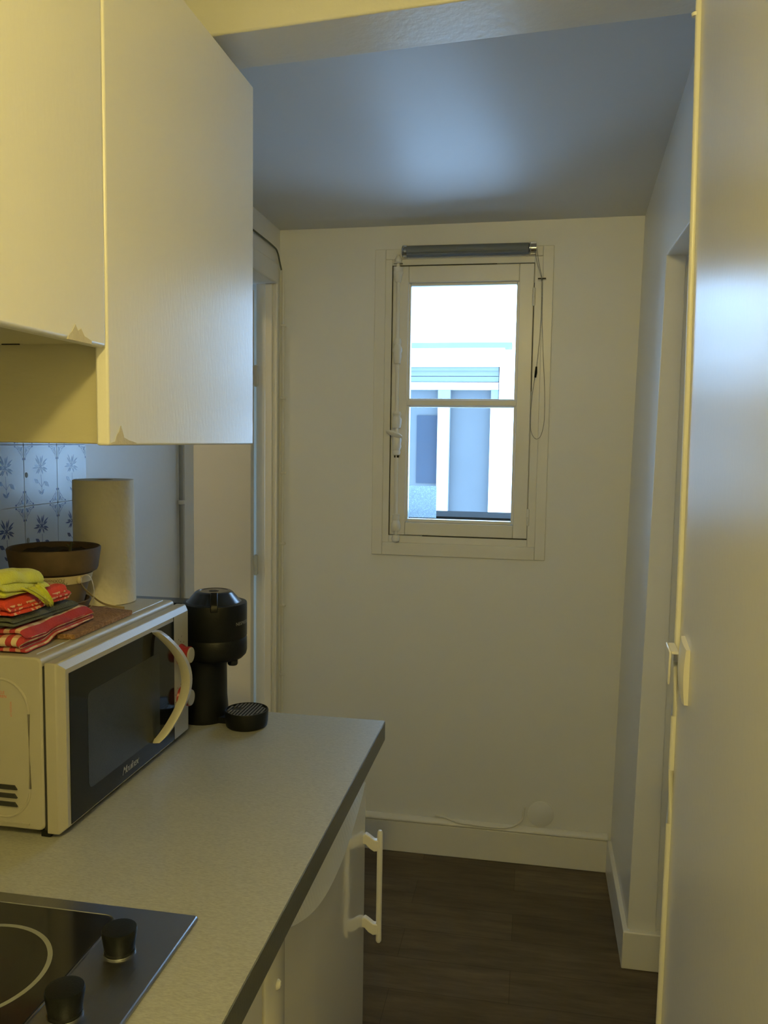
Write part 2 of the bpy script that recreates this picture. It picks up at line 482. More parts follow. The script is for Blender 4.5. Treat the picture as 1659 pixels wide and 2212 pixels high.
# far wall with the window opening
WX0, WX1, WZ0, WZ1 = -.552, .012, 1.193, 2.221
mb = MB()
mb.box(-1.2, WX0, FAR, FAR + .27, -.06, 2.7); mb.box(WX1, .9, FAR, FAR + .27, -.06, 2.7)
mb.box(WX0, WX1, FAR, FAR + .27, -.06, WZ0); mb.box(WX0, WX1, FAR, FAR + .27, WZ1, 2.7)
struct(mb.build('wall_far', 'wall_paint', smooth=False))

# right wall: far pier with the doorway reveal, and the header over the doorway
mb = MB(); lean_block(mb, .316, .40, 2.469, FAR + .02, 0, 2.66)
mb.box(.385, .75, 2.482, FAR + .02, 0, 2.66)
lean_block(mb, .316, .75, 1.502, 2.475, 2.095, 2.70)
struct(mb.build('wall_right', 'gloss_paint', smooth=False, bevel=.003))
mb = MB(); mb.box(.55, .59, 1.45, 2.52, .005, 2.12)
d2 = struct(mb.build('door_2', 'gloss_paint', smooth=False))
# bracing wall behind the camera and behind the tall cupboard
mb = MB(); mb.box(-1.2, 1.1, -1.36, -1.30, 0, 2.6)
struct(mb.build('wall_rear', 'wall_paint', smooth=False))
mb = MB(); mb.box(.98, 1.06, -1.32, 2.9, 0, 2.7)
struct(mb.build('wall_right_outer', 'wall_paint', smooth=False))

# left wall
mb = MB()
mb.box(-1.2, -1.1, -1.32, 1.90, 0, 2.62)
mb.box(-1.2, -1.1, 1.89, 2.552, 0, 2.62)
mb.box(-1.12, -1.092, 2.480, 2.553, 0, 2.62)
mb.box(-1.19, -.952, 2.56, 2.985, 2.135, 2.62); mb.box(-1.19, -.952, 1.90, 2.56, 2.312, 2.62)
mb.box(-1.028, -.952, 2.98, FAR + .01, 0, 2.62)
wl = struct(mb.build('wall_left', 'gloss_paint', smooth=False, bevel=.002))
# door case mouldings of the left doorway
mb = MB()
mb.box(-.952, -.942, 2.56, 2.985, 2.135, 2.205); mb.box(-.99, -.962, 2.968, 2.982, 0, 2.135)
mb.box(-.952, -.944, 2.975, 2.990, 0, 2.205)
struct(mb.build('trim_2', 'trim_paint', bevel=.003))

# door leaf, standing open into the side room
mb = MB(); mb.box(-1.80, -1.0295, 2.930, 2.965, .01, 2.11)
d1 = struct(mb.build('door_1', 'warm_door_paint', bevel=.002))
mb = MB()
mb.lathe([(.006, 1.052), (.006, 1.132)], (-1.027, 2.972, 0), seg=14)
mb.box(-1.034, -1.018, 2.965, 2.984, 1.056, 1.128)
mb.build('hinge', 'trim_paint', d1)
mb = MB()
mb.lathe([(.006, 1.76), (.006, 1.84)], (-1.027, 2.972, 0), seg=14); mb.box(-1.034, -1.018, 2.965, 2.984, 1.764, 1.836)
mb.build('hinge', 'trim_paint', d1)

# side room seen only through the slit beside the door: its own walls and window
mb = MB()
mb.box(-2.35, -1.05, 3.95, 4.05, 0, 2.6)
mb.box(-1.11, -1.05, 3.30, 3.95, 0, 2.6)
mb.box(-2.35, -2.25, 1.2, 3.15, 0, 2.6); mb.box(-2.35, -2.25, 3.75, 4.0, 0, 2.6)
mb.box(-2.35, -2.25, 3.15, 3.75, 0, 1.0); mb.box(-2.35, -2.25, 3.15, 3.75, 2.0, 2.6)
mb.box(-2.35, -1.20, 1.15, 1.25, 0, 2.6); mb.box(-2.25, -1.20, 1.25, 1.26, 0, 2.6)
struct(mb.build('wall_side_room', 'wall_paint', smooth=False))
mb = MB(); mb.box(-2.35, -1.05, 1.15, 4.05, 2.6, 2.66)
struct(mb.build('ceiling_side_room', 'ceiling_paint', smooth=False))
mb = MB(); mb.box(-2.35, -1.15, 1.15, 4.05, -.06, 0)
struct(mb.build('floor_side_room', 'plank_floor', smooth=False))

# baseboards
def bumpy(mb, amp):
    pass
mb = MB()
mb.box(-.95, .306, FAR - .016, FAR + .002, 0, .120)
mb.prism([(0, .122), (-.020, .122), (-.020, .130), (-.012, .139), (0, .144)], lambda u, v, t: (t, FAR + u, v), -.95, .306)
struct(mb.build('baseboard_far', 'trim_paint', bevel=.003))
mb = MB()
mb.hexa([(.302, 2.455, 0), (.325, 2.455, 0), (.325, FAR - .014, 0), (.302, FAR - .014, 0),
         (.304, 2.455, .118), (.325, 2.455, .118), (.325, FAR - .014, .124), (.304, FAR - .014, .124)])
mb.hexa([(.302, 2.452, 0), (.55, 2.452, 0), (.55, 2.49, 0), (.302, 2.471, 0),
         (.304, 2.452, .116), (.55, 2.452, .116), (.55, 2.49, .118), (.304, 2.471, .118)])
struct(mb.build('baseboard_right', 'trim_paint', bevel=.003))

# ------------------------------------------------------------------ splashback tiles (part of the left wall)
TW, TH = .1275, .134
mb = MB(); random.seed(3)
mb.box(-1.1005, -1.094, .30, 1.885, .90, 1.60, 0)
tile_cols = [(1.889 - TW * (k + 1), 1.889 - TW * k) for k in range(6)]
for (ya, yb) in tile_cols:
    for r in range(-4, 2):
        za = 1.417 + r * TH - .003; zb = za + TH
        g = .0009
        mb.prism(rrect(ya + g, yb - g, za + g, zb - g, .002, 2), YZ, -1.096, -1.0905, 1)
        X0 = -1.0902
        cy, cz = (ya + yb) / 2, (za + zb) / 2
        def blot(pts, mi=2):
            mb.face([(X0, cy + p[0], cz + p[1]) for p in pts], mi)
        def leaf(c, ang, ln, wd):
            ca, sa = math.cos(ang), math.sin(ang)
            prof = [(0, 0), (.25, .38), (.55, .5), (.8, .3), (1, 0), (.75, -.2), (.45, -.38), (.2, -.25)]
            blot([(c[0] + ca * u * ln - sa * v_ * wd, c[1] + sa * u * ln + ca * v_ * wd) for u, v_ in prof])
        if r == -4: continue
        # flower head: slim radiating petals
        fc = (-.002, .018)
        for k in range(13):
            a = math.radians(90 + (k - 6) * 25)
            ln = .024 + .004 * ((k * 5) % 3) - (.004 if abs(k - 6) > 4 else 0)
            st = .006
            leaf((fc[0] + st * math.cos(a), fc[1] + st * math.sin(a)), a + (.12 if k % 2 else -.12), ln - st, .0052)
        for k in range(6):
            a = math.radians(60 * k + 20); leaf((fc[0], fc[1]), a, .009, .004)
        # stem and leaves
        def line(p, q, wd):
            d = Vector((q[0] - p[0], q[1] - p[1])).normalized(); nn = Vector((-d.y, d.x)) * wd / 2
            blot([(p[0] + nn.x, p[1] + nn.y), (q[0] + nn.x, q[1] + nn.y), (q[0] - nn.x, q[1] - nn.y), (p[0] - nn.x, p[1] - nn.y)])
        line((-.001, .0), (.002, -.045), .0013)
        line((.001, -.028), (-.010, -.018), .001); line((.001, -.028), (.011, -.016), .001)
        leaf((-.010, -.018), math.radians(150), .019, .011); leaf((.011, -.016), math.radians(-35), .022, .012)
        leaf((.002, -.045), math.radians(140), .017, .007); leaf((.002, -.045), math.radians(55), .015, .006)
        # corner arabesques
        for sy in (-1, 1):
            for sz in (-1, 1):
                ccy, ccz = sy * (TW / 2 - .002), sz * (TH / 2 - .002)
                def cl(p, q, wd=.0011):
                    line((ccy - sy * p[0], ccz - sz * p[1]), (ccy - sy * q[0], ccz - sz * q[1]), wd)
                cl((.001, .030), (.007, .020)); cl((.007, .020), (.006, .012)); cl((.030, .001), (.020, .007)); cl((.020, .007), (.012, .006))
                cl((.007, .020), (.014, .014)); cl((.014, .014), (.020, .007)); cl((.002, .022), (.004, .010)); cl((.022, .002), (.010, .004))
                blot([(ccy - sy * u, ccz - sz * v_) for u, v_ in ((.002, .002), (.009, .004), (.012, .010), (.009, .013), (.004, .009))])
                blot([(ccy - sy * u, ccz - sz * v_) for u, v_ in ((.026, .001), (.030, -.0005), (.032, .002), (.029, .0045))])
                blot([(ccy - sy * u, ccz - sz * v_) for u, v_ in ((.001, .026), (-.0005, .030), (.002, .032), (.0045, .029))])
for (y, z) in ((1.6425, 1.482), (1.6435, 1.338)):
    mb.prism(ppoly(14, .0045, (y, z), ry=.006), YZ, -1.0905, -1.0897, 3)
tl = mb.build('splashback_tiling', ['grout', 'tile_glaze', 'tile_blue', 'grease_spot'], wl, smooth=False)
tl['label'] = 'pale tiles with blue painted flowers and corner scrolls'

# ------------------------------------------------------------------ window
win = sroot('window_1', (-.27, FAR, WZ0))
G = dict(x0=-.458, x1=-.078, z0=1.279, z1=2.128)
mb = MB()   # outer architrave, slightly proud of the wall
def ring(mb, x0, x1, z0, z1, wl_, wr, wb, wt, y0, y1):
    mb.box(x0, x0 + wl_, y0, y1, z0, z1); mb.box(x1 - wr, x1, y0, y1, z0, z1)
    mb.box(x0 + wl_, x1 - wr, y0, y1, z0, z0 + wb); mb.box(x0 + wl_, x1 - wr, y0, y1, z1 - wt, z1)
ring(mb, -.590, .048, 1.143, 2.257, .040, .038, .048, .036, FAR - .009, FAR + .001)
mb.build('architrave', 'trim_paint', win, bevel=.0025)
mb = MB(); ring(mb, -.552, .014, 1.190, 2.222, .026, .031, .027, .022, FAR - .003, FAR + .09)
mb.build('window_frame', 'trim_paint', win, bevel=.002)
mb = MB()
SX0, SX1, SZ0, SZ1 = -.5245, -.0185, 1.219, 2.198
ring(mb, SX0, SX1, SZ0, SZ1, G['x0'] - .008 - SX0, SX1 - G['x1'] - .008, G['z0'] - .012 - SZ0, SZ1 - G['z1'] - .010, FAR - .001, FAR + .045)
mb.box(G['x0'] - .01, G['x1'] + .01, FAR + .001, FAR + .045, 1.6965, 1.7185)
# glazing bead mouldings round each pane
for (za, zb) in ((G['z0'], 1.692), (1.723, G['z1'])):
    x0, x1 = G['x0'], G['x1']
    for (a, b_, c, d) in ((x0 - .012, x0, za - .010, zb + .010), (x1, x1 + .012, za - .010, zb + .010)):
        mb.box(a, b_, FAR + .008, FAR + .042, c, d)
    mb.box(x0, x1, FAR + .008, FAR + .042, za - .012, za); mb.box(x0, x1, FAR + .008, FAR + .042, zb, zb + .010)
ring(mb, SX0 - .006, SX1 + .006, SZ0 - .006, SZ1 + .006, .04, .04, .035, .035, FAR + .046, FAR + .075)
sash = mb.build('sash', 'trim_paint', win, bevel=.003)
for (za, zb) in ((G['z0'], 1.692), (1.723, G['z1'])):
    mb = MB(); mb.box(G['x0'] - .002, G['x1'] + .002, FAR + .024, FAR + .027, za - .002, zb + .002)
    mb.build('pane', 'window_glass', win, smooth=False)
mb = MB(); mb.box(G['x0'] + .002, -.352, FAR + .0225, FAR + .0235, 1.284, 1.402)
f_ = mb.build('frosted_film', 'frosted_film', win, smooth=False); f_['label'] = 'scratched frosted film on the lower pane'
mb = MB(); mb.box(-.60, .06, FAR + .10, FAR + .36, 1.235, 1.283)
mb.build('outer_sill', 'sill_metal', win, smooth=False)
# dark gaps where the painted sash meets its frame
mb = MB()
mb.box(-.5265, -.5245, FAR - .0035, FAR, 1.217, 2.20); mb.box(-.40, -.0185, FAR - .0035, FAR, 1.2165, 1.2190)
mb.box(-.50, -.15, FAR - .0035, FAR, 2.198, 2.1998); mb.box(-.0185, -.0170, FAR - .0035, FAR, 1.75, 2.13)
mb.build('shadow_gap', 'dark_gap', win, smooth=False)
# hinges
for (x, z0, z1) in ((-.0175, 2.083, 2.112), (-.0175, 2.050, 2.080), (-.0125, 1.300, 1.322), (-.0125, 1.270, 1.298)):
    pass
for (x, za, zb) in ((-.018, 2.050, 2.112), (-.016, 1.268, 1.328)):
    mb = MB(); m_ = (za + zb) / 2
    mb.lathe([(.0, za - .002), (.0045, za), (.0055, za + .004), (.0055, m_ - .001), (.0045, m_), (.0055, m_ + .001), (.0055, zb - .004), (.0045, zb), (0, zb + .002)], (x, FAR - .006, 0), seg=14, cap=False)
    mb.build('hinge', 'trim_paint', win)
# espagnolette bolt on the left stile
ey, ex = FAR - .016, -.505
bolt = MB()
bolt.tube([(ex + .002 - (2.20 - z) * -.006, ey, z) for z in (2.235, 2.0, 1.8, 1.6, 1.4, 1.195)], .0065, seg=14)
bolt = bolt.build('espagnolette_rod', 'trim_paint', win)
def exz(z): return ex + .002 + (2.20 - z) * .006
def knuckle(zc, prof, name='bolt_guide'):
    mb = MB(); mb.lathe([(r, h) for r, h in prof], (exz(zc), ey, zc), seg=22, cap=False)
    mb.build(name, 'trim_paint', bolt)
knuckle(2.213, [(0, .018), (.007, .017), (.011, .010), (.014, .004), (.013, -.003), (.017, -.009), (0, -.010)])
knuckle(2.168, [(0, .024), (.018, .023), (.016, .014), (.019, .005), (.015, -.008), (.013, -.022), (.010, -.030), (0, -.031)])
knuckle(1.893, [(0, .045), (.012, .044), (.014, .03), (.011, .022), (.017, .010), (.018, 0), (.014, -.008), (.015, -.016), (.014, -.030), (.012, -.046), (0, -.047)])
knuckle(1.645, [(0, .030), (.013, .029), (.016, .02), (.013, .012), (.018, .000), (.017, -.018), (.015, -.030), (0, -.031)], 'handle_housing')
knuckle(1.550, [(0, .035), (.015, .034), (.018, .02), (.016, .006), (.018, -.004), (.013, -.018), (.015, -.024), (.013, -.034), (0, -.036)], 'handle_housing')
mb = MB(); mb.box(exz(1.51) - .008, exz(1.51) + .008, ey - .006, ey + .01, 1.506, 1.514); mb.build('bolt_stop', 'dark_gap', bolt)
knuckle(1.262, [(0, .035), (.014, .034), (.012, .028), (.014, .02), (.012, .012), (.017, .0), (.018, -.016), (.015, -.026), (0, -.028)])
knuckle(1.208, [(0, .014), (.012, .012), (.016, .0), (.014, -.010), (.006, -.016), (0, -.017)])
mb = MB()   # oval turn handle, tilted
for k in range(1):
    c = Vector((exz(1.59) - .006, ey - .020, 1.592)); ax = Vector((.94, -.0, -.34)).normalized(); ay = Vector((.22, -.75, .62)).normalized(); an = ax.cross(ay)
    rings = []
    for (s_, h) in ((.02, -.0065), (.6, -.006), (.92, -.003), (1, 0), (.92, .003), (.6, .006), (.02, .0065)):
        rings.append([mb.bm.verts.new(c + ax * (.033 * s_ * math.cos(a)) + ay * (.013 * s_ * math.sin(a)) + an * h) for a in [2 * math.pi * q / 28 for q in range(28)]])
    for a, b_ in zip(rings, rings[1:]):
        for q in range(28): mb.bm.faces.new((a[q], a[(q + 1) % 28], b_[(q + 1) % 28], b_[q]))
    mb.bm.faces.new(rings[0]); mb.bm.faces.new(rings[-1])
mb.tube([(exz(1.59), ey, 1.592), (exz(1.59), ey - .018, 1.592)], .007, seg=12)
mb.build('turn_handle', 'trim_paint', bolt)

# ------------------------------------------------------------------ neighbour's house outside
nb = thing('neighbour_house', 'bright white house wall with shuttered window seen through the kitchen window', 'building', (-1, 9, -3))
mb = MB()
H0, H1, HZ0, HZ1 = -2.4, -.39, -.2, 2.38
mb.box(-7, H0, 9.0, 12, -3, 3.2); mb.box(H1, 6, 9.0, 12, -3, 3.2)
mb.box(H0, H1, 9.0, 12, -3, HZ0); mb.box(H0, H1, 9.0, 12, HZ1, 3.2); mb.box(H0, H1, 9.35, 12, HZ0, HZ1)
mb.build('wall', 'outside_wall', nb, smooth=False)
mb = MB(); mb.box(-3.6, -.262, 8.82, 9.02, 2.545, 2.60)
mb.build('ledge', 'outside_trim', nb, smooth=False)
mb = MB(); mb.box(-3.6, -.335, 8.84, 9.02, 2.365, 2.545)
mb.build('lintel', 'outside_wall', nb, smooth=False)
mb = MB()
mb.box(-2.4, -.40, 9.03, 9.12, 2.325, 2.375)
for k in range(2): mb.box(-2.4, -.40, 9.05, 9.12, 2.325 - .062 * (k + 1) + .006, 2.325 - .062 * k)
mb.build('roller_shutter', 'outside_shutter', nb, smooth=False)
mb = MB(); mb.box(-2.4, -.40, 9.03, 9.13, 2.125, 2.200); mb.build('shutter_bar', 'outside_wall', nb, smooth=False)
mb = MB()
mb.box(-1.050, -.915, 9.04, 9.12, HZ0, 2.125); mb.box(-.478, -.40, 9.06, 9.12, HZ0, 2.125)
wf = mb.build('window_frame', 'outside_frame', nb, smooth=False)
mb = MB(); mb.box(-1.045, -.92, 9.02, 9.04, HZ0, 1.93); mb.box(-.478, -.39, 9.02, 9.06, HZ0, 1.93)
mb.build('shutter_post', 'outside_wall', nb, smooth=False)
mb = MB(); mb.box(-.92, -.475, 9.13, 9.15, HZ0, 2.13); mb.build('pane', 'outside_glass', nb, smooth=False)
mb = MB(); mb.box(-2.4, -1.045, 9.13, 9.15, HZ0, 2.13); mb.build('pane', 'outside_glass', nb, smooth=False)
mb = MB(); mb.box(-1.285, -1.06, 9.115, 9.13, 1.10, 1.845); mb.build('curtain', 'outside_glass_dark', nb, smooth=False)

# ------------------------------------------------------------------ roller blind
rb = thing('roller_blind', 'rolled up grey roller blind with bead chain above the window', 'blind', (-.25, 2.99, 2.20))
by, bzc = FAR - .030, 2.243
mb = MB(); mb.lathe([(.0195, -.470), (.0195, -.040)], (0, by, bzc), axis='x', seg=28)
mb.tube([(-.468, by - .019, bzc - .014), (-.042, by - .019, bzc - .014)], .004, seg=8)
mb.build('rolled_fabric', 'blind_fabric', rb)
for x0, x1 in ((-.486, -.470), (-.038, -.014)):
    mb = MB(); mb.lathe([(.010, x0 - .003), (.0205, x0), (.0205, x0 + .004), (.016, x0 + .005), (.016, x1)], (0, by, bzc), axis='x', seg=20)
    mb.box(x0 - .001, x1, by, FAR, bzc - .020, bzc + .022)
    mb.build('bracket', 'chrome', rb, bevel=.001)
pts = [(-.019, by - .012, bzc - .010), (-.010, by - .010, 2.19), (.000, 2.990, 2.16), (.007, 2.996, 2.13), (.009, 2.998, 2.05), (.007, 3.0, 1.95), (.000, 3.004, 1.85), (-.006, 3.004, 1.80), (-.013, 3.004, 1.74), (-.0175, 3.004, 1.66), (-.014, 3.004, 1.61), (-.002, 3.004, 1.585),
       (.011, 3.004, 1.582), (.023, 3.004, 1.60), (.031, 3.004, 1.65), (.029, 3.004, 1.75), (.020, 3.004, 1.88), (.013, 3.0, 2.0), (.011, 2.997, 2.10), (.008, 2.993, 2.14), (-.004, 2.99, 2.19), (-.012, by - .012, bzc - .005)]
def resample(pts, step):
    pts = [Vector(p) for p in pts]; out = []
    d = [0]
    for a, b_ in zip(pts, pts[1:]): d.append(d[-1] + (b_ - a).length)
    n = int(d[-1] / step); j = 0
    for i in range(n + 1):
        t = d[-1] * i / n
        while j < len(d) - 2 and d[j + 1] < t: j += 1
        out.append(pts[j].lerp(pts[j + 1], (t - d[j]) / max(1e-9, d[j + 1] - d[j])))
    return out
def smoothpts(pts, sub=8):
    P_ = [Vector(p) for p in pts]; P_ = [P_[0] * 2 - P_[1]] + P_ + [P_[-1] * 2 - P_[-2]]; out = []
    for i in range(1, len(P_) - 2):
        for k in range(sub):
            t = k / sub; a, b_, c, d = P_[i - 1], P_[i], P_[i + 1], P_[i + 2]
            out.append(.5 * ((2 * b_) + (c - a) * t + (2 * a - 5 * b_ + 4 * c - d) * t * t + (3 * b_ - a - 3 * c + d) * t ** 3))
    out.append(P_[-2]); return out
chain = resample(smoothpts(pts), .0042)
mb = MB()
for p in chain:
    m4 = Matrix.Translation(p)
    bmesh.ops.create_icosphere(mb.bm, subdivisions=1, radius=.0016, matrix=m4)
mb.tube(chain[::3], .0004, seg=4)
mb.build('bead_chain', 'chain_grey', rb)
mb = MB(); mb.tube([(-.002, 3.0, 1.835), (-.003, 3.0, 1.815), (-.005, 3.0, 1.797)], [.003, .0045, .0035], seg=8); mb.build('chain_weight', 'black_plastic', rb)
mb = MB(); mb.box(-.006, .022, 2.996, 3.004, 2.137, 2.1405); mb.tube([(.008, 3.0, 2.139), (.008, FAR, 2.139)], .003, seg=8); mb.build('chain_cleat', 'black_plastic', rb)

# ------------------------------------------------------------------ pipes, cables, plate
wp = thing('conduit', 'thin white painted conduit with clips running up the far left corner', 'pipe', (-.935, FAR - .008, .15))
mb = MB(); mb.tube([(-.936, FAR - .008, .15), (-.936, FAR - .008, 1.0), (-.937, FAR - .008, 2.19)], .0055, seg=10); mb.build('tube', 'trim_paint', wp)
for z in (.41, .66, .93, 1.17, 1.44, 1.72, 1.99):
    mb = MB(); mb.box(-.945, -.924, FAR - .015, FAR, z - .004, z + .004); mb.build('clip', 'trim_paint', wp, bevel=.002)
sp = thing('surface_pipe', 'grey vertical pipe with a collar beside the left doorway', 'pipe', (-1.090, 2.448, 0))
mb = MB(); mb.tube([(-1.090, 2.448, 0), (-1.090, 2.448, 1.4), (-1.090, 2.448, 2.32)], .0065, seg=12); mb.build('tube', 'grey_pvc', sp)
mb = MB(); mb.lathe([(.0065, 1.358), (.012, 1.360), (.012, 1.370), (.0065, 1.372)], (-1.090, 2.448, 0), seg=16); mb.box(-1.102, -1.083, 2.442, 2.470, 1.360, 1.370); mb.build('collar', 'trim_paint', sp)
mb = MB(); mb.tube(smoothpts([(-.946, 2.57, 2.262), (-.946, 2.70, 2.262), (-.946, 2.93, 2.258), (-.944, 2.975, 2.245), (-.942, 2.995, 2.215), (-.94, 3.01, 2.19)]), .0032, seg=8)
tag(mb.build('cable', 'cable_grey'), 'dark thin cable clipped above the left doorway, bending down into the corner', 'cable')
mb = MB(); mb.tube(smoothpts([(-.33, FAR - .004, .152), (-.29, FAR - .010, .150), (-.24, FAR - .018, .139), (-.19, FAR - .022, .1385), (-.12, FAR - .022, .1365), (-.06, FAR - .020, .139), (-.025, FAR - .012, .150), (-.004, FAR - .006, .170), (.000, FAR - .004, .195), (.004, FAR - .004, .216)]), .0042, seg=8)
tag(mb.build('cable', 'trim_paint'), 'white painted cable lying along the top of the far skirting board', 'cable')
mb = MB(); mb.lathe([(.048, 0), (.048, -.003), (.044, -.005), (0.0005, -.0055)], (.063, FAR, .194), axis='y', seg=40, cap=False)
tag(mb.build('vent_cover', 'wall_paint'), 'round painted-over cover plate low on the far wall', 'cover plate')

# ------------------------------------------------------------------ tall cupboard on the right
tc_ = thing('tall_cupboard', 'tall white cupboard with glossy door reflecting the window, right foreground', 'cupboard', (.5, .4, 0))
def cupx(z):   # slightly bowed door front
    return .2555 - .010 * ((z - 1.05) / 1.25) ** 2 - .004 * max(0, z - 1.7)
mb = MB()
zs = [.012 + 2.358 * i / 24 for i in range(25)]; ys = [-1.28, -.6, 0, .5, 1.0, 1.3, 1.47, 1.495]
g = [[mb.bm.verts.new((cupx(z) + .004, y, z)) for y in ys] for z in zs]
h = [[mb.bm.verts.new((.285, y, z)) for y in ys] for z in zs]
for a in (g, h):
    for i in range(24):
        for j in range(len(ys) - 1): mb.bm.faces.new((a[i][j], a[i][j + 1], a[i + 1][j + 1], a[i + 1][j]))
for i in range(24):
    for j in (0, len(ys) - 1): mb.bm.faces.new((g[i][j], g[i + 1][j], h[i + 1][j], h[i][j]))
for j in range(len(ys) - 1):
    for i in (0, 24): mb.bm.faces.new((g[i][j], g[i][j + 1], h[i][j + 1], h[i][j]))
cdoor = mb.build('door', 'cupboard_paint', tc_)
mb = MB(); mb.tube([(cupx(z) + .0015, 1.4965, z) for z in zs], .0058, seg=16)
be = mb.build('edge_bead', 'trim_paint', cdoor)
mb = MB()
mb.box(.288, .97, -1.27, 1.495, 0.0, 2.37)
mb.build('carcass', 'cupboard_paint', tc_, bevel=.002)
mb = MB()
mb.lathe([(.0, 0), (.006, .001), (.007, .006), (0.0, .010)], (.240, 1.499, 2.272), seg=12, cap=False)
mb.build('top_catch', 'trim_paint', cdoor)
# shell pull handle
mb = MB(); ns = 14
def hx(z): return cupx(z)
front = []; back = []
for i in range(ns + 1):
    t = i / ns; zt = 1.236 - .092 * t
    wd = .046 * math.sin(math.pi * min(1, .22 + .78 * t)) ** .7 if t < 1 else 0.004
    f_row = []; b_row = []
    for j in range(9):
        u = j / 8; y = 1.392 + (.052 * (1 - .55 * t * t)) * u
        bul = .0090 * math.sin(math.pi * (.15 + .7 * u)) * math.sin(math.pi * (.12 + .80 * t))
        z = zt + .012 * u * (1 - t)
        f_row.append(mb.bm.verts.new((hx(z) - .001 - bul, y, z))); b_row.append(mb.bm.verts.new((hx(z) + .004, y, z)))
    front.append(f_row); back.append(b_row)
for i in range(ns):
    for j in range(8):
        mb.bm.faces.new((front[i][j], front[i][j + 1], front[i + 1][j + 1], front[i + 1][j]))
for i in range(ns):
    for j in (0, 8): mb.bm.faces.new((front[i][j], front[i + 1][j], back[i + 1][j], back[i][j]))
for j in range(8):
    for i in (0, ns): mb.bm.faces.new((front[i][j], front[i][j + 1], back[i][j + 1], back[i][j]))
hp = mb.build('handle', 'handle_plastic', cdoor)
mb = MB()   # finger lip standing off the shell
mb.prism([(1.446, 1.219), (1.490, 1.226), (1.488, 1.185), (1.450, 1.160)], YZ, .2355, .2400)
mb.prism([(1.448, 1.213), (1.490, 1.219), (1.490, 1.225), (1.448, 1.2185)], YZ, .2380, .2520)
mb.build('finger_lip', 'handle_plastic', hp, bevel=.002)

# ------------------------------------------------------------------ upper cabinets
CF = -.600
uc = thing('wall_cabinet', 'cream wall cabinet with tall plain door, nearer the window', 'cabinet', (-.85, 1.4, 1.555), 'cream wall cabinets')
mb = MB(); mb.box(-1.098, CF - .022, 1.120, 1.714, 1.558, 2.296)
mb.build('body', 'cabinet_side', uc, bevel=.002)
mb = MB(); mb.box(CF - .020, CF, 1.102, 1.722, 1.556, 2.300)
dr = mb.build('door', 'cabinet_laminate', uc, bevel=.0035, seg=3)
mb = MB()
mb.prism([(1.108, 1.560), (1.120, 1.562), (1.126, 1.572), (1.132, 1.576), (1.137, 1.585), (1.141, 1.579), (1.146, 1.568), (1.160, 1.564), (1.185, 1.560), (1.185, 1.5575), (1.108, 1.5575)], YZ, CF - .002, CF + .0005)
mb.build('chipped_edge', 'worn_board', dr, smooth=False)
uc2 = thing('wall_cabinet', 'cream wall cabinet with shorter raised door over the hob, top left corner', 'cabinet', (-.85, .7, 1.694), 'cream wall cabinets')
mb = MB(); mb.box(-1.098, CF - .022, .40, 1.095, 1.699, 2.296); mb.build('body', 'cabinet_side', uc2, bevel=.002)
mb = MB(); mb.box(CF - .020, CF, .39, 1.0985, 1.694, 2.300)
dr2 = mb.build('door', 'cabinet_laminate', uc2, bevel=.005, seg=3)
mb = MB()
mb.prism([(1.000, 1.698), (1.010, 1.706), (1.018, 1.716), (1.024, 1.708), (1.032, 1.712), (1.040, 1.703), (1.058, 1.699), (1.058, 1.6945), (1.000, 1.6945)], YZ, CF - .002, CF + .0005)
mb.build('chipped_edge', 'worn_board', dr2, smooth=False)
mb = MB(); mb.box(-.755, -.728, 1.085, 1.088, 1.6975, 1.6990); mb.build('hinge_slot', 'dark_gap', uc2, smooth=False)

# ------------------------------------------------------------------ worktop and base units
mb = MB(); mb.box(-1.089, -.3335, .10, 1.905, .853, .898, 0)
mb.box(-.3335, -.3325, .10, 1.905, .853, .8975, 1); mb.box(-1.089, -.3325, 1.905, 1.906, .853, .8975, 1)
mb.box(-1.089, -.3335, .10, 1.905, .898, .900, 0)
wt = mb.build('worktop', ['worktop_laminate', 'worktop_edge'], smooth=False)
tag(wt, 'long grey speckled laminate worktop under the microwave and hob', 'worktop')

bc = thing('base_cabinet', 'white base cabinet under the hob, bottom edge of the photo', 'cabinet', (-.7, .6, 0))
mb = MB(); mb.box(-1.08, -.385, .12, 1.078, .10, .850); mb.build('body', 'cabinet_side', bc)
mb = MB(); mb.box(-.383, -.362, .50, 1.082, .12, .838); mb.build('door', 'cabinet_laminate', bc, bevel=.003)
mb = MB(); mb.box(-.383, -.362, .12, .496, .12, .838); mb.build('door', 'cabinet_laminate', bc, bevel=.003)
mb = MB(); mb.box(-.46, -.44, .12, 1.08, 0, .10); mb.build('plinth', 'cabinet_side', bc)

fr_ = thing('under_counter_fridge', 'white glossy under-counter fridge with upright bar handle, below the worktop end', 'fridge', (-.7, 1.5, 0))
mb = MB(); mb.box(-1.06, -.40, 1.092, 1.868, .03, .848); mb.build('body', 'fridge_enamel', fr_, bevel=.004)
mb = MB()   # rounded side post with screw
mb.prism([(-.398, 1.092), (-.362, 1.092), (-.358, 1.10), (-.358, 1.175), (-.362, 1.190), (-.372, 1.197), (-.398, 1.197)], XY, .03, .848)
po = mb.build('side_post', 'fridge_enamel', fr_, bevel=.002)
mb = MB(); mb.lathe([(0, .006), (.005, .005), (.0075, .002), (.008, 0)], (-.358, 1.140, .748), axis='x', seg=18, cap=False); mb.build('screw_cap', 'fridge_enamel', po)
mb = MB()   # front: face below, arched sloping band above it, set-back strip under the worktop
def arc(y):
    t = (y - 1.198) / (1.872 - 1.198)
    return .800 * (1 - t) + .757 * t - .092 * math.sin(math.pi * t) ** .85
yl = [1.198 + (1.872 - 1.198) * i / 40 for i in range(41)]
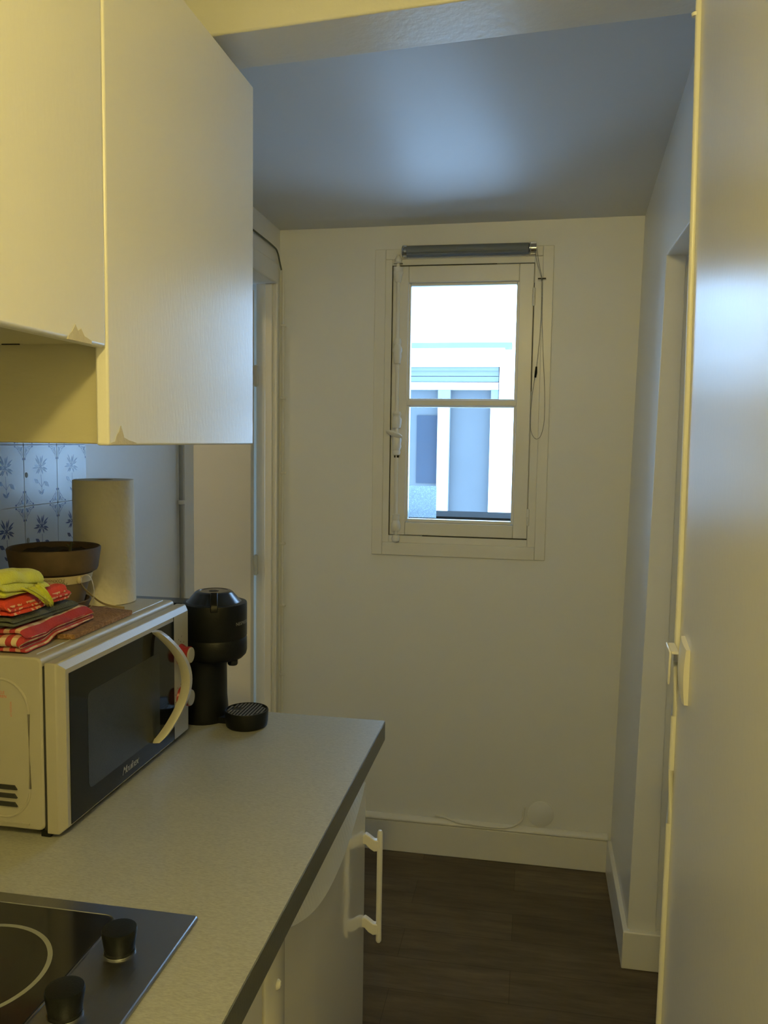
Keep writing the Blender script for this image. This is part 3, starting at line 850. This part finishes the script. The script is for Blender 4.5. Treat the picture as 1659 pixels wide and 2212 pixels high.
def fx(y):
    return -.3715 + (.0045 if y < 1.425 else .0045 * max(0, 1 - (y - 1.425) / .06)) * 0 + (-.004 * (1.425 - y) / .227 if y < 1.425 else 0)
rows = []
for y in yl:
    a = arc(y); t = (y - 1.198) / (1.872 - 1.198); bw = .052 * math.sin(math.pi * min(1, max(0, .06 + .90 * t))) + .004
    rows.append([mb.bm.verts.new(p) for p in ((-.398, y, .05), (fx(y), y, .05), (fx(y), y, a), (fx(y) - .016, y, min(.842, a + bw)), (fx(y) - .017, y, .846), (-.398, y, .846))])
for a, b_ in zip(rows, rows[1:]):
    for k in range(6): mb.bm.faces.new((a[k], b_[k], b_[(k + 1) % 6], a[(k + 1) % 6]))
mb.bm.faces.new(rows[0]); mb.bm.faces.new(rows[-1][::-1])
fd = mb.build('door', 'fridge_enamel', fr_, smooth=False)
hd = MB(); hx_, hy_ = -.332, 1.856
hd.lathe([(0, .372), (.004, .373), (.0065, .377), (.0068, .381), (.0068, .642), (.0062, .647), (.004, .651), (0, .652)], (hx_, hy_, 0), seg=20, cap=False)
hd = hd.build('handle', 'handle_plastic', fd)
for zc in (.620, .413):
    mb = MB()
    mb.prism([(-.373, .012), (-.366, .018), (-.356, .012), (-.345, .004), (-.334, .003), (-.334, -.022), (-.345, -.024), (-.356, -.018), (-.366, -.008), (-.373, -.008)],
             lambda u, v, t: (u, t, zc + v + .004), hy_ - .0075, hy_ + .0075)
    mb.build('handle_bracket', 'handle_plastic', hd, bevel=.002)

# ------------------------------------------------------------------ hob
hb = thing('hob', 'black ceramic hob with brushed steel rim and front right control knobs, bottom left', 'hob', (-.7, .75, .900))
mb = MB(); mb.prism(rrect(-.955, -.440, .46, 1.040, .006, 3), XY, .9001, .9065)
mb.build('steel_rim', 'brushed_steel', hb, bevel=.0035, seg=3)
mb = MB(); mb.prism(rrect(-.935, -.548, .50, 1.012, .018, 6), XY, .9060, .9080)
gp = mb.build('glass_plate', 'ceramic_glass', hb, bevel=.0008)
mb = MB()   # rounded raised lip of the steel around the glass
pl = rrect(-.937, -.546, .498, 1.014, .020, 6); mb.tube([(p[0], p[1], .9067) for p in pl + [pl[0]]], .0016, seg=6)
mb.build('glass_seal', 'brushed_steel', hb)
def annulus(c, r0, r1, z0, z1):
    mb = MB(); seg = 72; rs = []
    for r, z in ((r0, z0), (r1, z0), (r1, z1), (r0, z1)):
        rs.append([mb.bm.verts.new((c[0] + r * math.cos(2 * math.pi * k / seg), c[1] + r * math.sin(2 * math.pi * k / seg), z)) for k in range(seg)])
    for i in range(4):
        a, b_ = rs[i], rs[(i + 1) % 4]
        for k in range(seg): mb.bm.faces.new((a[k], a[(k + 1) % seg], b_[(k + 1) % seg], b_[k]))
    return mb
for c, r in (((-.672, .868), .098), ((-.80, .62), .085)):
    annulus(c, r - .006, r, .9079, .9083).build('cooking_zone_ring', 'ring_print', gp, smooth=False)
for (x, y) in ((-.508, .942), (-.512, .822), (-.512, .70), (-.512, .58)):
    mb = MB()
    mb.lathe([(0, .9065), (.019, .9065), (.0195, .909), (.0185, .911), (.0195, .914), (.0225, .935), (.0215, .9385), (.017, .9395), (0, .9395)], (x, y, 0), seg=36, cap=False)
    k_ = mb.build('control_knob', 'black_plastic', hb)
    mb = MB(); mb.lathe([(.0195, .9068), (.0205, .9068), (.0205, .9085), (.0195, .9085), (.0195, .9068)], (x, y, 0), seg=36, cap=False); mb.build('knob_ring', 'chrome', k_)

# ------------------------------------------------------------------ microwave
mw = thing('microwave', 'cream white microwave oven with black glass door on the worktop', 'microwave', (-.92, 1.46, .900))
MT = 1.207
mb = MB()
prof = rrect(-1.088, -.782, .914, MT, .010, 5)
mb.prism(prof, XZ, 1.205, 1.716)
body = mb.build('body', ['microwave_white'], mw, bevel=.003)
mb = MB()   # pressed arch and ledge in the side panel
arcp = [(-.90, .933)] + [(-.855 + .049 * math.cos(a), .985 + .052 * math.sin(a)) for a in [math.radians(q) for q in range(-80, 1, 10)]] + \
       [(-.855 + .049 * math.cos(a), 1.112 + .056 * math.sin(a)) for a in [math.radians(q) for q in range(0, 91, 10)]] + [(-.95, 1.168)]
mb.tube([(p[0], 1.2055, p[1]) for p in arcp], .0026, seg=8)
mb.box(-.95, -.808, 1.2025, 1.2070, .9225, .9255)
mb.build('pressed_arch', 'microwave_white', body)
for i, z in enumerate((.985, .9705, .956)):
    mb = MB(); mb.prism([(-.865, z + .0035), (-.834, z + .0035), (-.829, z - .0035), (-.865, z - .0035)], XZ, 1.2015, 1.2052); mb.build('vent_slot', 'dark_gap', body, smooth=False)
    mb = MB(); mb.prism([(-.866, z - .0035), (-.828, z - .0035), (-.828, z - .0055), (-.866, z - .0055)], XZ, 1.2030, 1.2045); mb.build('vent_lip', 'microwave_white', body, smooth=False)
for z, t in ((1.1450, 'SE RECICLE'), (1.1385, 'RECYCLEREN')):
    lettering(t, .0068, lambda u, v, z=z: (-.8655 + u + .0, 1.2046, z + v), 'printed_text', 'red_ink', body)
lettering('ATTENTION', .0045, lambda u, v: (-.8375 - v, 1.2046, 1.118 + u), 'printed_text', 'red_ink', body)
# long pressed groove in the top near the front
mb = MB(); mb.tube([(-.803, 1.225, MT), (-.803, 1.700, MT)], .0016, seg=6); mb.build('top_ridge', 'microwave_white', body)
mb = MB(); mb.box(-.784, -.777, 1.2090, 1.712, .914, 1.192); mb.build('door_gap', 'dark_gap', mw, smooth=False)
# front: door with chamfered rim
DX0, DX1, DY0, DY1, DZ0, DZ1 = -.779, -.748, 1.2085, 1.7205, .908, 1.198
mb = MB(); c = .012
b0 = [(DX0, DY0, DZ0), (DX0, DY1, DZ0), (DX0, DY1, DZ1), (DX0, DY0, DZ1)]
b1 = [(DX1 - .010, DY0, DZ0), (DX1 - .010, DY1, DZ0), (DX1 - .010, DY1, DZ1), (DX1 - .010, DY0, DZ1)]
b2 = [(DX1, DY0 + c, DZ0 + .008), (DX1, DY1 - c * .7, DZ0 + .008), (DX1, DY1 - c * .7, DZ1 - c), (DX1, DY0 + c, DZ1 - c)]
vv = [[mb.bm.verts.new(p) for p in q] for q in (b0, b1, b2)]
for a, b_ in zip(vv, vv[1:]):
    for k in range(4): mb.bm.faces.new((a[k], a[(k + 1) % 4], b_[(k + 1) % 4], b_[k]))
mb.bm.faces.new(vv[0]); mb.bm.faces.new(vv[2])
dm = mb.build('front_frame', 'microwave_white', mw, bevel=.002)
mb = MB(); mb.prism([(1.2300, .9185), (1.6350, .9185), (1.6350, 1.1775), (1.2300, 1.1775)], YZ, DX1 - .002, DX1 + .001)
dg = mb.build('door', 'black_glass', mw, smooth=False)
mb = MB(); mb.prism(rrect(1.286, 1.565, .955, 1.128, .012, 4), YZ, DX1 + .0009, DX1 + .0014); mb.build('viewing_window', 'window_mesh_glass', dg, smooth=False)
mb = MB(); mb.box(DX1 - .002, DX1 + .0012, 1.6350, 1.6362, .917, 1.186); mb.build('panel_joint', 'dark_gap', mw, smooth=False)
# script word on the door glass
lettering('Moulinex', .021, lambda u, v: (DX1 + .0013, 1.436 + u * .95, .9375 + v), 'script_logo', 'silver_ink', dg, shear=.45, space=.86)
# curved bar handle
hpz = [(.9500, .002), (.965, .015), (.985, .026), (1.010, .034), (1.040, .038), (1.070, .038), (1.100, .034), (1.125, .027), (1.150, .016), (1.176, .002)]
mb = MB(); rows = []
zz = [.948 + (1.178 - .948) * i / 28 for i in range(29)]
for z in zz:
    t = (z - .948) / .230; o_ = math.sin(math.pi * t) ** .75 if 0 < t < 1 else 0
    yc = 1.541 + .062 * math.sin(math.pi * t); w_ = .0100
    xo = DX1 + .004 + .040 * o_; th_ = .017
    rows.append([mb.bm.verts.new(p) for p in ((xo, yc - w_, z), (xo + th_ * .6, yc - w_ * .6, z), (xo + th_ * .6, yc + w_ * .6, z), (xo, yc + w_, z), (xo - th_ * .5, yc + w_ * .8, z), (xo - th_ * .5, yc - w_ * .8, z))])
for a, b_ in zip(rows, rows[1:]):
    for k in range(6): mb.bm.faces.new((a[k], a[(k + 1) % 6], b_[(k + 1) % 6], b_[k]))
mb.bm.faces.new(rows[0]); mb.bm.faces.new(rows[-1][::-1])
mb.build('door_handle', 'microwave_white', dg, ang=50)
# control knobs: white caps with red skirts
for zc in (1.096, 1.001):
    mb = MB(); mb.lathe([(.0235, DX1 - .001), (.0225, DX1 + .003), (.018, DX1 + .010), (.0185, DX1 + .022), (.0, DX1 + .022)], (0, 1.672, zc), axis='x', seg=36, cap=False)
    kk = mb.build('control_knob', 'red_plastic', mw); kk['label'] = 'red skirt of the dial'
    mb = MB(); mb.lathe([(.0170, DX1 + .0215), (.0170, DX1 + .0245), (.0160, DX1 + .0255), (0, DX1 + .0255)], (0, 1.672, zc), axis='x', seg=36, cap=False)
    mb.build('knob_cap', 'microwave_white', kk)
    for k in range(9):
        a = math.radians(-40 + 260 * k / 8)
        if k > 5 and zc > 1.05: continue
        mb = MB(); mb.prism(ppoly(8, .0011, (1.672 + .0285 * math.cos(a), zc + .0285 * math.sin(a))), YZ, DX1 + .0, DX1 + .0006); mb.build('dial_mark', 'dark_ink', mw, smooth=False)
for t, y, z in (('\u2022', 1.660, 1.131), ('*', 1.676, 1.133)):
    lettering(t, .011, lambda u, v, y=y, z=z: (DX1 + .0006, y + u, z + v), 'printed_symbol', 'dark_ink', mw)
for (x, y) in ((-.795, 1.235), (-.795, 1.69), (-1.06, 1.235), (-1.06, 1.69)):
    mb = MB(); mb.lathe([(.010, .900), (.012, .903), (.012, .916)], (x, y, 0), seg=16); mb.build('foot', 'black_plastic', mw)
mb = MB(); mb.box(-.792, -.775, 1.212, 1.226, .902, .913); mb.build('latch_block', 'black_plastic', mw)

# ------------------------------------------------------------------ cork mat, pot, towel roll, cloths
mb = MB()
mb.prism([(-.794, 1.327), (-.796, 1.547), (-1.02, 1.600), (-1.04, 1.40), (-1.03, 1.32)], XY, MT + .001, MT + .010)
tag(mb.build('cork_mat', 'cork', bevel=.001), 'brown cork mat on the microwave under the flower pot', 'mat')
PZ = MT + .010
PC = (-.940, 1.503)
sau = MB()
sau.lathe([(0, 0), (.052, 0), (.060, .004), (.068, .020), (.069, .024), (.066, .025), (.062, .020), (.055, .008), (0, .007)], (PC[0], PC[1], PZ), seg=56, cap=False)
tag(sau.build('plant_saucer', 'terracotta'), 'clay saucer under the flower pot on the cork mat', 'saucer')
pot = thing('flower_pot', 'weathered clay flower pot of soil tied with a printed ribbon', 'plant pot', (PC[0], PC[1], PZ + .008))
mb = MB(); z0 = PZ + .008
mb.lathe([(0, z0), (.050, z0), (.053, z0 + 0.0035), (.070, z0 + 0.0708), (.075, z0 + 0.0739), (.0805, z0 + 0.0761), (.083, z0 + 0.0814), (.0885, z0 + 0.1168), (.0885, z0 + 0.1212), (.0865, z0 + 0.1230), (.083, z0 + 0.1212), (.079, z0 + 0.1080), (0, z0 + 0.1071)], (PC[0], PC[1], 0), seg=72, cap=False)
for f in mb.bm.faces:
    if f.calc_center_median().z < z0 + .068: f.material_index = 1
mb.build('pot', ['terracotta', 'terracotta_pale'], pot)
mb = MB(); seg = 40; rr = [0.0, .02, .04, .06, .074, .0795]; rings = []
for r in rr[1:]:
    rings.append([mb.bm.verts.new((PC[0] + r * math.cos(2 * math.pi * k / seg), PC[1] + r * math.sin(2 * math.pi * k / seg), z0 + 0.1111 + .007 * noise.noise(Vector((r * 60 * math.cos(2 * math.pi * k / seg), r * 60 * math.sin(2 * math.pi * k / seg), 0))))) for k in range(seg)])
cv = mb.bm.verts.new((PC[0], PC[1], z0 + 0.1115))
for k in range(seg): mb.bm.faces.new((cv, rings[0][k], rings[0][(k + 1) % seg]))
for a, b_ in zip(rings, rings[1:]):
    for k in range(seg): mb.bm.faces.new((a[k], b_[k], b_[(k + 1) % seg], a[(k + 1) % seg]))
mb.build('soil', 'soil', pot)
mb = MB(); mb.tube([(-.903, 1.498, z0 + 0.1062), (-.902, 1.498, z0 + 0.1221), (-.898, 1.498, z0 + 0.1345)], [.003, .0028, .002], seg=8)
mb.tube([(-.902, 1.498, z0 + 0.1221), (-.909, 1.496, z0 + 0.1292)], .0018, seg=6); mb.tube([(-.901, 1.498, z0 + 0.1257), (-.895, 1.502, z0 + 0.1301)], .0015, seg=6)
mb.build('cut_stem', 'stem', pot)
# ribbon: two bands that meet at a knot on the right
def potr(z): return .053 + (.070 - .053) * ((z - z0 - .0035) / .0673)
def band(z_mid, sag, wd, amp):
    pts = []; wv = []
    for k in range(73):
        a = 2 * math.pi * k / 72
        z = z_mid - sag * (.5 - .5 * math.cos(a - math.radians(-20))) ; r = potr(z) + .0018 + amp
        pts.append((PC[0] + r * math.cos(a), PC[1] + r * math.sin(a), z)); wv.append((.22 * wd * math.cos(a), .22 * wd * math.sin(a), wd))
    return pts, wv
mb = MB()
for z_mid, sag, wd, amp in ((z0 + 0.0655, .002, .011, .001), (z0 + 0.0602, .013, .011, .0005)):
    pts, wv = band(z_mid, sag, wd, amp); mb.strip(pts, wv, .0005)
ka = math.radians(-20); kr = potr(z0 + 0.0620) + .004
K = Vector((PC[0] + kr * math.cos(ka), PC[1] + kr * math.sin(ka), z0 + 0.0620))
bmesh.ops.create_icosphere(mb.bm, subdivisions=2, radius=.0055, matrix=Matrix.Translation(K) @ Matrix.Diagonal((1, 1, 1.4, 1)))
loop = smoothpts([K, K + Vector((.010, .006, .010)), K + Vector((.020, .010, .002)), K + Vector((.026, .010, -.025)), K + Vector((.022, .008, -.050)), K + Vector((.014, .006, -.057)), K + Vector((.008, .004, -.059))])
mb.strip(loop, (.004, -.009, .001), .0005)
tail = smoothpts([K, K + Vector((.006, .008, -.018)), K + Vector((.018, .020, -.036)), K + Vector((.032, .030, -.050)), K + Vector((.050, .040, -.058)), K + Vector((.070, .048, -.0615))])
mb.strip(tail, (.003, -.006, .006), .0005)
rib = mb.build('ribbon', 'ribbon', pot)
def on_pot(a0, zc, flip):
    def fn(u, v):
        r0 = potr(zc) + .0045
        if flip: u, v = -u, -v
        a = a0 + u / r0
        return (PC[0] + (r0 + .22 * v) * math.cos(a), PC[1] + (r0 + .22 * v) * math.sin(a), zc + v)
    return fn
for a_deg, zc in ((-108, z0 + 0.0650), (-60, z0 + 0.0653)):
    lettering('FOXhome', .0095, on_pot(math.radians(a_deg), zc - .0005, True), 'ribbon_lettering', 'ribbon_ink', rib)
lettering('FOXhome', .0095, on_pot(math.radians(-56), z0 + 0.0571, True), 'ribbon_lettering', 'ribbon_ink', rib)
Lc = K + Vector((.0265, .0085, -.028))
lettering('FOXhome', .009, lambda u, v: (Lc.x + v * .42, Lc.y - .0012 - v * .9, Lc.z - u), 'ribbon_lettering', 'ribbon_ink', rib)

# paper towel roll
TC = (-.922, 1.668)
pt = thing('paper_towel_roll', 'upright cream paper towel roll on the microwave behind the pot', 'paper towel', (TC[0], TC[1], MT))
mb = MB()
mb.lathe([(.020, .001), (.0645, .001), (.0655, .004), (.0632, .262), (.0625, .268), (.020, .268), (.020, .001)], (TC[0], TC[1], MT), seg=72, cap=False)
rl = mb.build('roll', 'paper', pt)
mb = MB(); mb.lathe([(.0195, .0015), (.0195, .2675), (.0180, .2675), (.0180, .0015), (.0195, .0015)], (TC[0], TC[1], MT), seg=32, cap=False); mb.build('core', 'cardboard', pt)
mb = MB(); pts = []   # loose sheet edge
for k in range(10):
    a = math.radians(-150 - 6 * k); r = .0642 + .0012 * k
    pts.append((TC[0] + r * math.cos(a), TC[1] + r * math.sin(a)))
rows = [[mb.bm.verts.new((p[0], p[1], MT + z)) for z in (.004, .09, .18, .2665)] for p in pts]
for a, b_ in zip(rows, rows[1:]):
    for k in range(3): mb.bm.faces.new((a[k], a[k + 1], b_[k + 1], b_[k]))
ls = mb.build('loose_sheet', 'paper', pt); sd = ls.modifiers.new('t', 'SOLIDIFY'); sd.thickness = .0006

# folded cloths: serpentine cross-section in (y, z) pulled along x
def cloth(name, m_, label, y0, y1, zb, zt, x0, x1, layers, seed, droop=0.0, tiltx=0.0, yaw=0.0, thick=None, amp=.003, group='folded cloths stacked on the microwave', slope=0.0, narrow=0.0, rest=False):
    H = zt - zb; lh = H / layers; th = thick or lh * .90; L = y1 - y0
    path = []
    for k in range(layers):
        zc = zb + lh * (k + .5); xs = [i / 16 for i in range(17)]
        ins = .012 * (k % 2) + .004 * k
        seq = [(y0 + .006 + (L - ins - th / 2 - .006) * q, zc) for q in xs]
        if k % 2: seq = seq[::-1]
        path += seq
        if k < layers - 1:
            ce = seq[-1]; sgn = 1 if k % 2 == 0 else -1
            for a in (-55, 0, 55):
                ar = math.radians(a); path.append((ce[0] + sgn * lh * .5 * math.cos(ar), zc + lh / 2 + lh / 2 * math.sin(ar)))
    P2 = [Vector(p) for p in path]; n = len(P2)
    up_, dn_ = [], []
    for i, p in enumerate(P2):
        t = (P2[min(i + 1, n - 1)] - P2[max(i - 1, 0)])
        if t.length < 1e-7: t = Vector((1, 0))
        t.normalize(); nn = Vector((-t.y, t.x)) * th / 2
        up_.append(p + nn); dn_.append(p - nn)
    loop = up_ + dn_[::-1]; nl = len(loop)
    mb = MB(); M = 22; rows = []
    for j in range(M + 1):
        v = j / M; x = x0 + (x1 - x0) * v; row = []
        e = min(v, 1 - v); pinch = 1 - .35 * max(0, 1 - e / .06) ** 2
        for q in loop:
            y, z = q
            fy = (y - y0) / L; fz = (z - zb) / max(H, 1e-4)
            nv = noise.noise(Vector((x * 22 + seed * 7, y * 22, z * 60)))
            nv2 = noise.noise(Vector((x * 60 + seed * 3, y * 60, z * 90)))
            zz = zb + (z - zb) * (pinch if True else 1) + (amp * nv + amp * .4 * nv2) * fz
            zz -= droop * max(0, fy - .45) ** 2 * fz
            zz += slope * (fy) * H
            zz += tiltx * (v - .5)
            xx = x + .006 * nv + (narrow * (1 - fy)) * (v - .5) + yaw * (y - y0) + (.006 * math.sin(fz * 9 + seed) if v in (0.0, 1.0) else 0)
            yy = y + .006 * noise.noise(Vector((x * 16 + seed, z * 40, 3.1)))
            yy -= .30 * max(0, -.85 - x) * fy
            if rest: zz += .0115 * min(1, max(0, (yy - 1.285) / .025)) * (1 - .7 * fz)
            row.append(mb.bm.verts.new((xx, yy, max(zz, zb - .0))))
        rows.append(row)
    uvl = mb.bm.loops.layers.uv.new('uv')
    cum = [0]
    for i in range(1, nl + 1): cum.append(cum[-1] + (loop[i % nl] - loop[i - 1]).length)
    for j in range(M):
        for k in range(nl):
            k2 = (k + 1) % nl
            f = mb.bm.faces.new((rows[j][k], rows[j][k2], rows[j + 1][k2], rows[j + 1][k]))
            u0, u1 = cum[k], cum[k + 1]; va, vb = j / M * abs(x1 - x0), (j + 1) / M * abs(x1 - x0)
            for lp, uvc in zip(f.loops, ((va, u0), (va, u1), (vb, u1), (vb, u0))): lp[uvl].uv = uvc
    # end caps, one quad per path step
    for j, rev in ((0, False), (M, True)):
        for i in range(n - 1):
            q = (rows[j][i], rows[j][i + 1], rows[j][nl - 2 - i], rows[j][nl - 1 - i])
            f = mb.bm.faces.new(q[::-1] if rev else q)
            for lp, uvc in zip(f.loops, ((.0, cum[i]), (.0, cum[i + 1]), (.0195, cum[i + 1]), (.0195, cum[i]))): lp[uvl].uv = uvc
    o = mb.build(name, m_, sub=1)
    tag(o, label, 'cloth', group)
    return o
cloth('dishcloth', 'check_cloth', 'red and white checked dishcloth, lowest of the stack on the microwave', 1.212, 1.438, MT + .0015, MT + .040, -.985, -.822, 4, 1, droop=.0, amp=.004, rest=True)
cloth('dishcloth', 'olive_cloth', 'dark olive dishcloth between the red cloth and the checked one', 1.205, 1.412, MT + .0455, MT + .062, -.99, -.836, 2, 2, amp=.003, slope=-.3)
cloth('dishcloth', 'red_cloth', 'red dishcloth with pale figured border in the cloth stack', 1.200, 1.386, MT + .0645, MT + .094, -.985, -.832, 3, 3, amp=.003, slope=-.05)
yc = cloth('dishcloth', 'yellow_cloth', 'yellow green towelling cloth on top of the stack', 1.190, 1.322, MT + .0965, MT + .142, -.99, -.836, 3, 4, amp=.008, slope=-.35)
mb = MB()   # its drooping corner
rows = []
for i in range(9):
    t = i / 8; row = []
    for j in range(15):
        u = j / 14; wd = .004 + .052 * (1 - t) ** .8
        y = 1.262 + .046 * t + (u - .5) * wd; z = MT + .108 - .040 * t - .004 * math.sin(u * 3.1)
        x = -.838 + .012 * math.sin(t * 2.2) + .0022 * math.sin(u * 38)
        row.append(mb.bm.verts.new((x, y, z)))
    rows.append(row)
for a, b_ in zip(rows, rows[1:]):
    for k in range(14): mb.bm.faces.new((a[k], a[k + 1], b_[k + 1], b_[k]))
dc = mb.build('hanging_corner', 'yellow_cloth', yc); sd = dc.modifiers.new('t', 'SOLIDIFY'); sd.thickness = .004

# ------------------------------------------------------------------ coffee machine
cm = thing('coffee_machine', 'matt black capsule coffee machine behind the microwave', 'coffee machine', (-.76, 1.81, .900))
HC = (-.733, 1.832)
mb = MB()
mb.lathe([(0, .900), (.056, .900), (.058, .904), (.0565, .93), (.054, .96), (.0535, 1.03), (.058, 1.05), (.066, 1.062)], (-.760, 1.832, 0), seg=56, cap=False)
mb.build('column', 'black_plastic', cm)
mb = MB()
mb.lathe([(0, 1.046), (.045, 1.046), (.066, 1.052), (.0735, 1.060), (.0755, 1.068), (.0755, 1.0985), (.0745, 1.100), (.0740, 1.1015), (.0745, 1.103), (.0755, 1.1045), (.0755, 1.180), (.0745, 1.183), (.068, 1.185), (0, 1.185)], (HC[0], HC[1], 0), seg=72, cap=False)
hdm = mb.build('brewing_head', 'black_plastic', cm)
mb = MB()
mb.lathe([(.066, 1.184), (.061, 1.187), (.044, 1.207), (.040, 1.2095), (.034, 1.2100), (.0335, 1.2092), (0, 1.2092)], (HC[0] - .002, HC[1], 0), seg=64, cap=False)
lid = mb.build('lid', 'black_gloss', cm)
mb = MB(); mb.lathe([(0, 1.2093), (.012, 1.2093), (.011, 1.2100), (0, 1.2100)], (HC[0] - .002, HC[1], 0), seg=24, cap=False); mb.build('push_button', 'black_plastic', lid)
mb = MB()
la = math.radians(-68); d_ = Vector((math.cos(la), math.sin(la), 0)); s_ = Vector((-math.sin(la), math.cos(la), 0)); c0 = Vector((HC[0] - .002, HC[1], 0))
pr = [(.034, 1.208), (.040, 1.2125), (.050, 1.209), (.073, 1.190), (.077, 1.184), (.077, 1.172), (.070, 1.172), (.060, 1.186)]
mb.prism(pr, lambda u, v, t: tuple(c0 + d_ * u + s_ * t + Vector((0, 0, v))), -.0085, .0085)
mb.build('locking_lever', 'black_plastic', lid, bevel=.002)
mb = MB(); mb.lathe([(0, 1.038), (.010, 1.038), (.012, 1.041), (.012, 1.052)], (-.683, 1.818, 0), seg=20, cap=False); mb.build('spout', 'black_gloss', hdm)
mb = MB(); mb.prism(rrect(-1.02, -.775, 1.800, 1.862, .018, 5), XY, .905, 1.182)
mb.build('water_tank', 'black_gloss', cm, bevel=.003)
def on_head(a0, zc):
    def fn(u, v):
        r = .0761; a = a0 + u / r; return (HC[0] + r * math.cos(a), HC[1] + r * math.sin(a), zc + v)
    return fn
lettering('NESPRESSO', .011, on_head(math.radians(-8), 1.1395), 'brand_lettering', 'silver_ink', hdm)
mb = MB(); TCx, TCy = -.643, 1.802
mb.lathe([(0, .900), (.044, .900), (.0475, .903), (.0495, .912), (.0505, .937), (.0495, .9395), (.0475, .9395), (.0468, .9345), (0, .9345)], (TCx, TCy, 0), seg=64, cap=False)
tr_ = mb.build('drip_tray', 'black_plastic', cm)
mb = MB(); mb.lathe([(0, .9346), (.0465, .9346), (.0465, .9350), (0, .9350)], (TCx, TCy, 0), seg=48, cap=False); mb.build('grid_well', 'dark_gap', tr_, smooth=False)
mb = MB(); rr_ = .0462
def bar(u, v0, v1, w_=.0022):
    mb.prism([(u - w_, v0), (u + w_, v0), (u + w_, v1), (u - w_, v1)], lambda uu, vv_, t: (TCx + uu, TCy + vv_, t), .9352, .9388)
for k in range(-5, 6):
    u = k * .0080; h_ = math.sqrt(max(0, rr_ ** 2 - u ** 2))
    if h_ < .012: continue
    if k in (-4, -3, -2): bar(u, -h_, -.010); bar(u, .010, h_)
    elif abs(k) < 4: bar(u, -h_, h_)
    else: bar(u, -h_ * .7, h_ * .7)
mb.build('drip_grid', 'grid_plastic', tr_, smooth=False)
mb = MB(); mb.box(-.712, -.690, 1.800, 1.835, .901, .915); mb.build('tray_arm', 'black_plastic', cm)

# ------------------------------------------------------------------ kitchen ceiling lamp behind the camera
lp = thing('ceiling_lamp', 'round ceiling lamp with warm bulb behind the viewpoint', 'lamp', (-.02, -.10, 2.28))
mb = MB(); mb.lathe([(.0, 2.42), (.06, 2.42), (.06, 2.40), (.02, 2.39), (.02, 2.345), (0, 2.345)], (-.02, -.10, 0), seg=32, cap=False); mb.build('lamp_base', 'trim_paint', lp)
mb = MB(); bmesh.ops.create_uvsphere(mb.bm, u_segments=24, v_segments=14, radius=.060, matrix=Matrix.Translation((-.02, -.10, 2.30))); mb.build('bulb', 'lamp_glow', lp)

# ------------------------------------------------------------------ added unseen lamp in the side room, warms the open door leaf
lp2 = thing('ceiling_lamp', 'added unseen warm lamp that brightens the open left door', 'lamp', (-1.70, 1.75, 2.45))
mb = MB(); mb.lathe([(.0, 2.60), (.05, 2.60), (.05, 2.58), (.015, 2.57), (.015, 2.50), (0, 2.50)], (-1.70, 1.75, 0), seg=24, cap=False); mb.build('lamp_base', 'trim_paint', lp2)
mb = MB(); bmesh.ops.create_uvsphere(mb.bm, u_segments=16, v_segments=10, radius=.04, matrix=Matrix.Translation((-1.70, 1.75, 2.465))); mb.build('bulb', 'side_fill_glow', lp2)
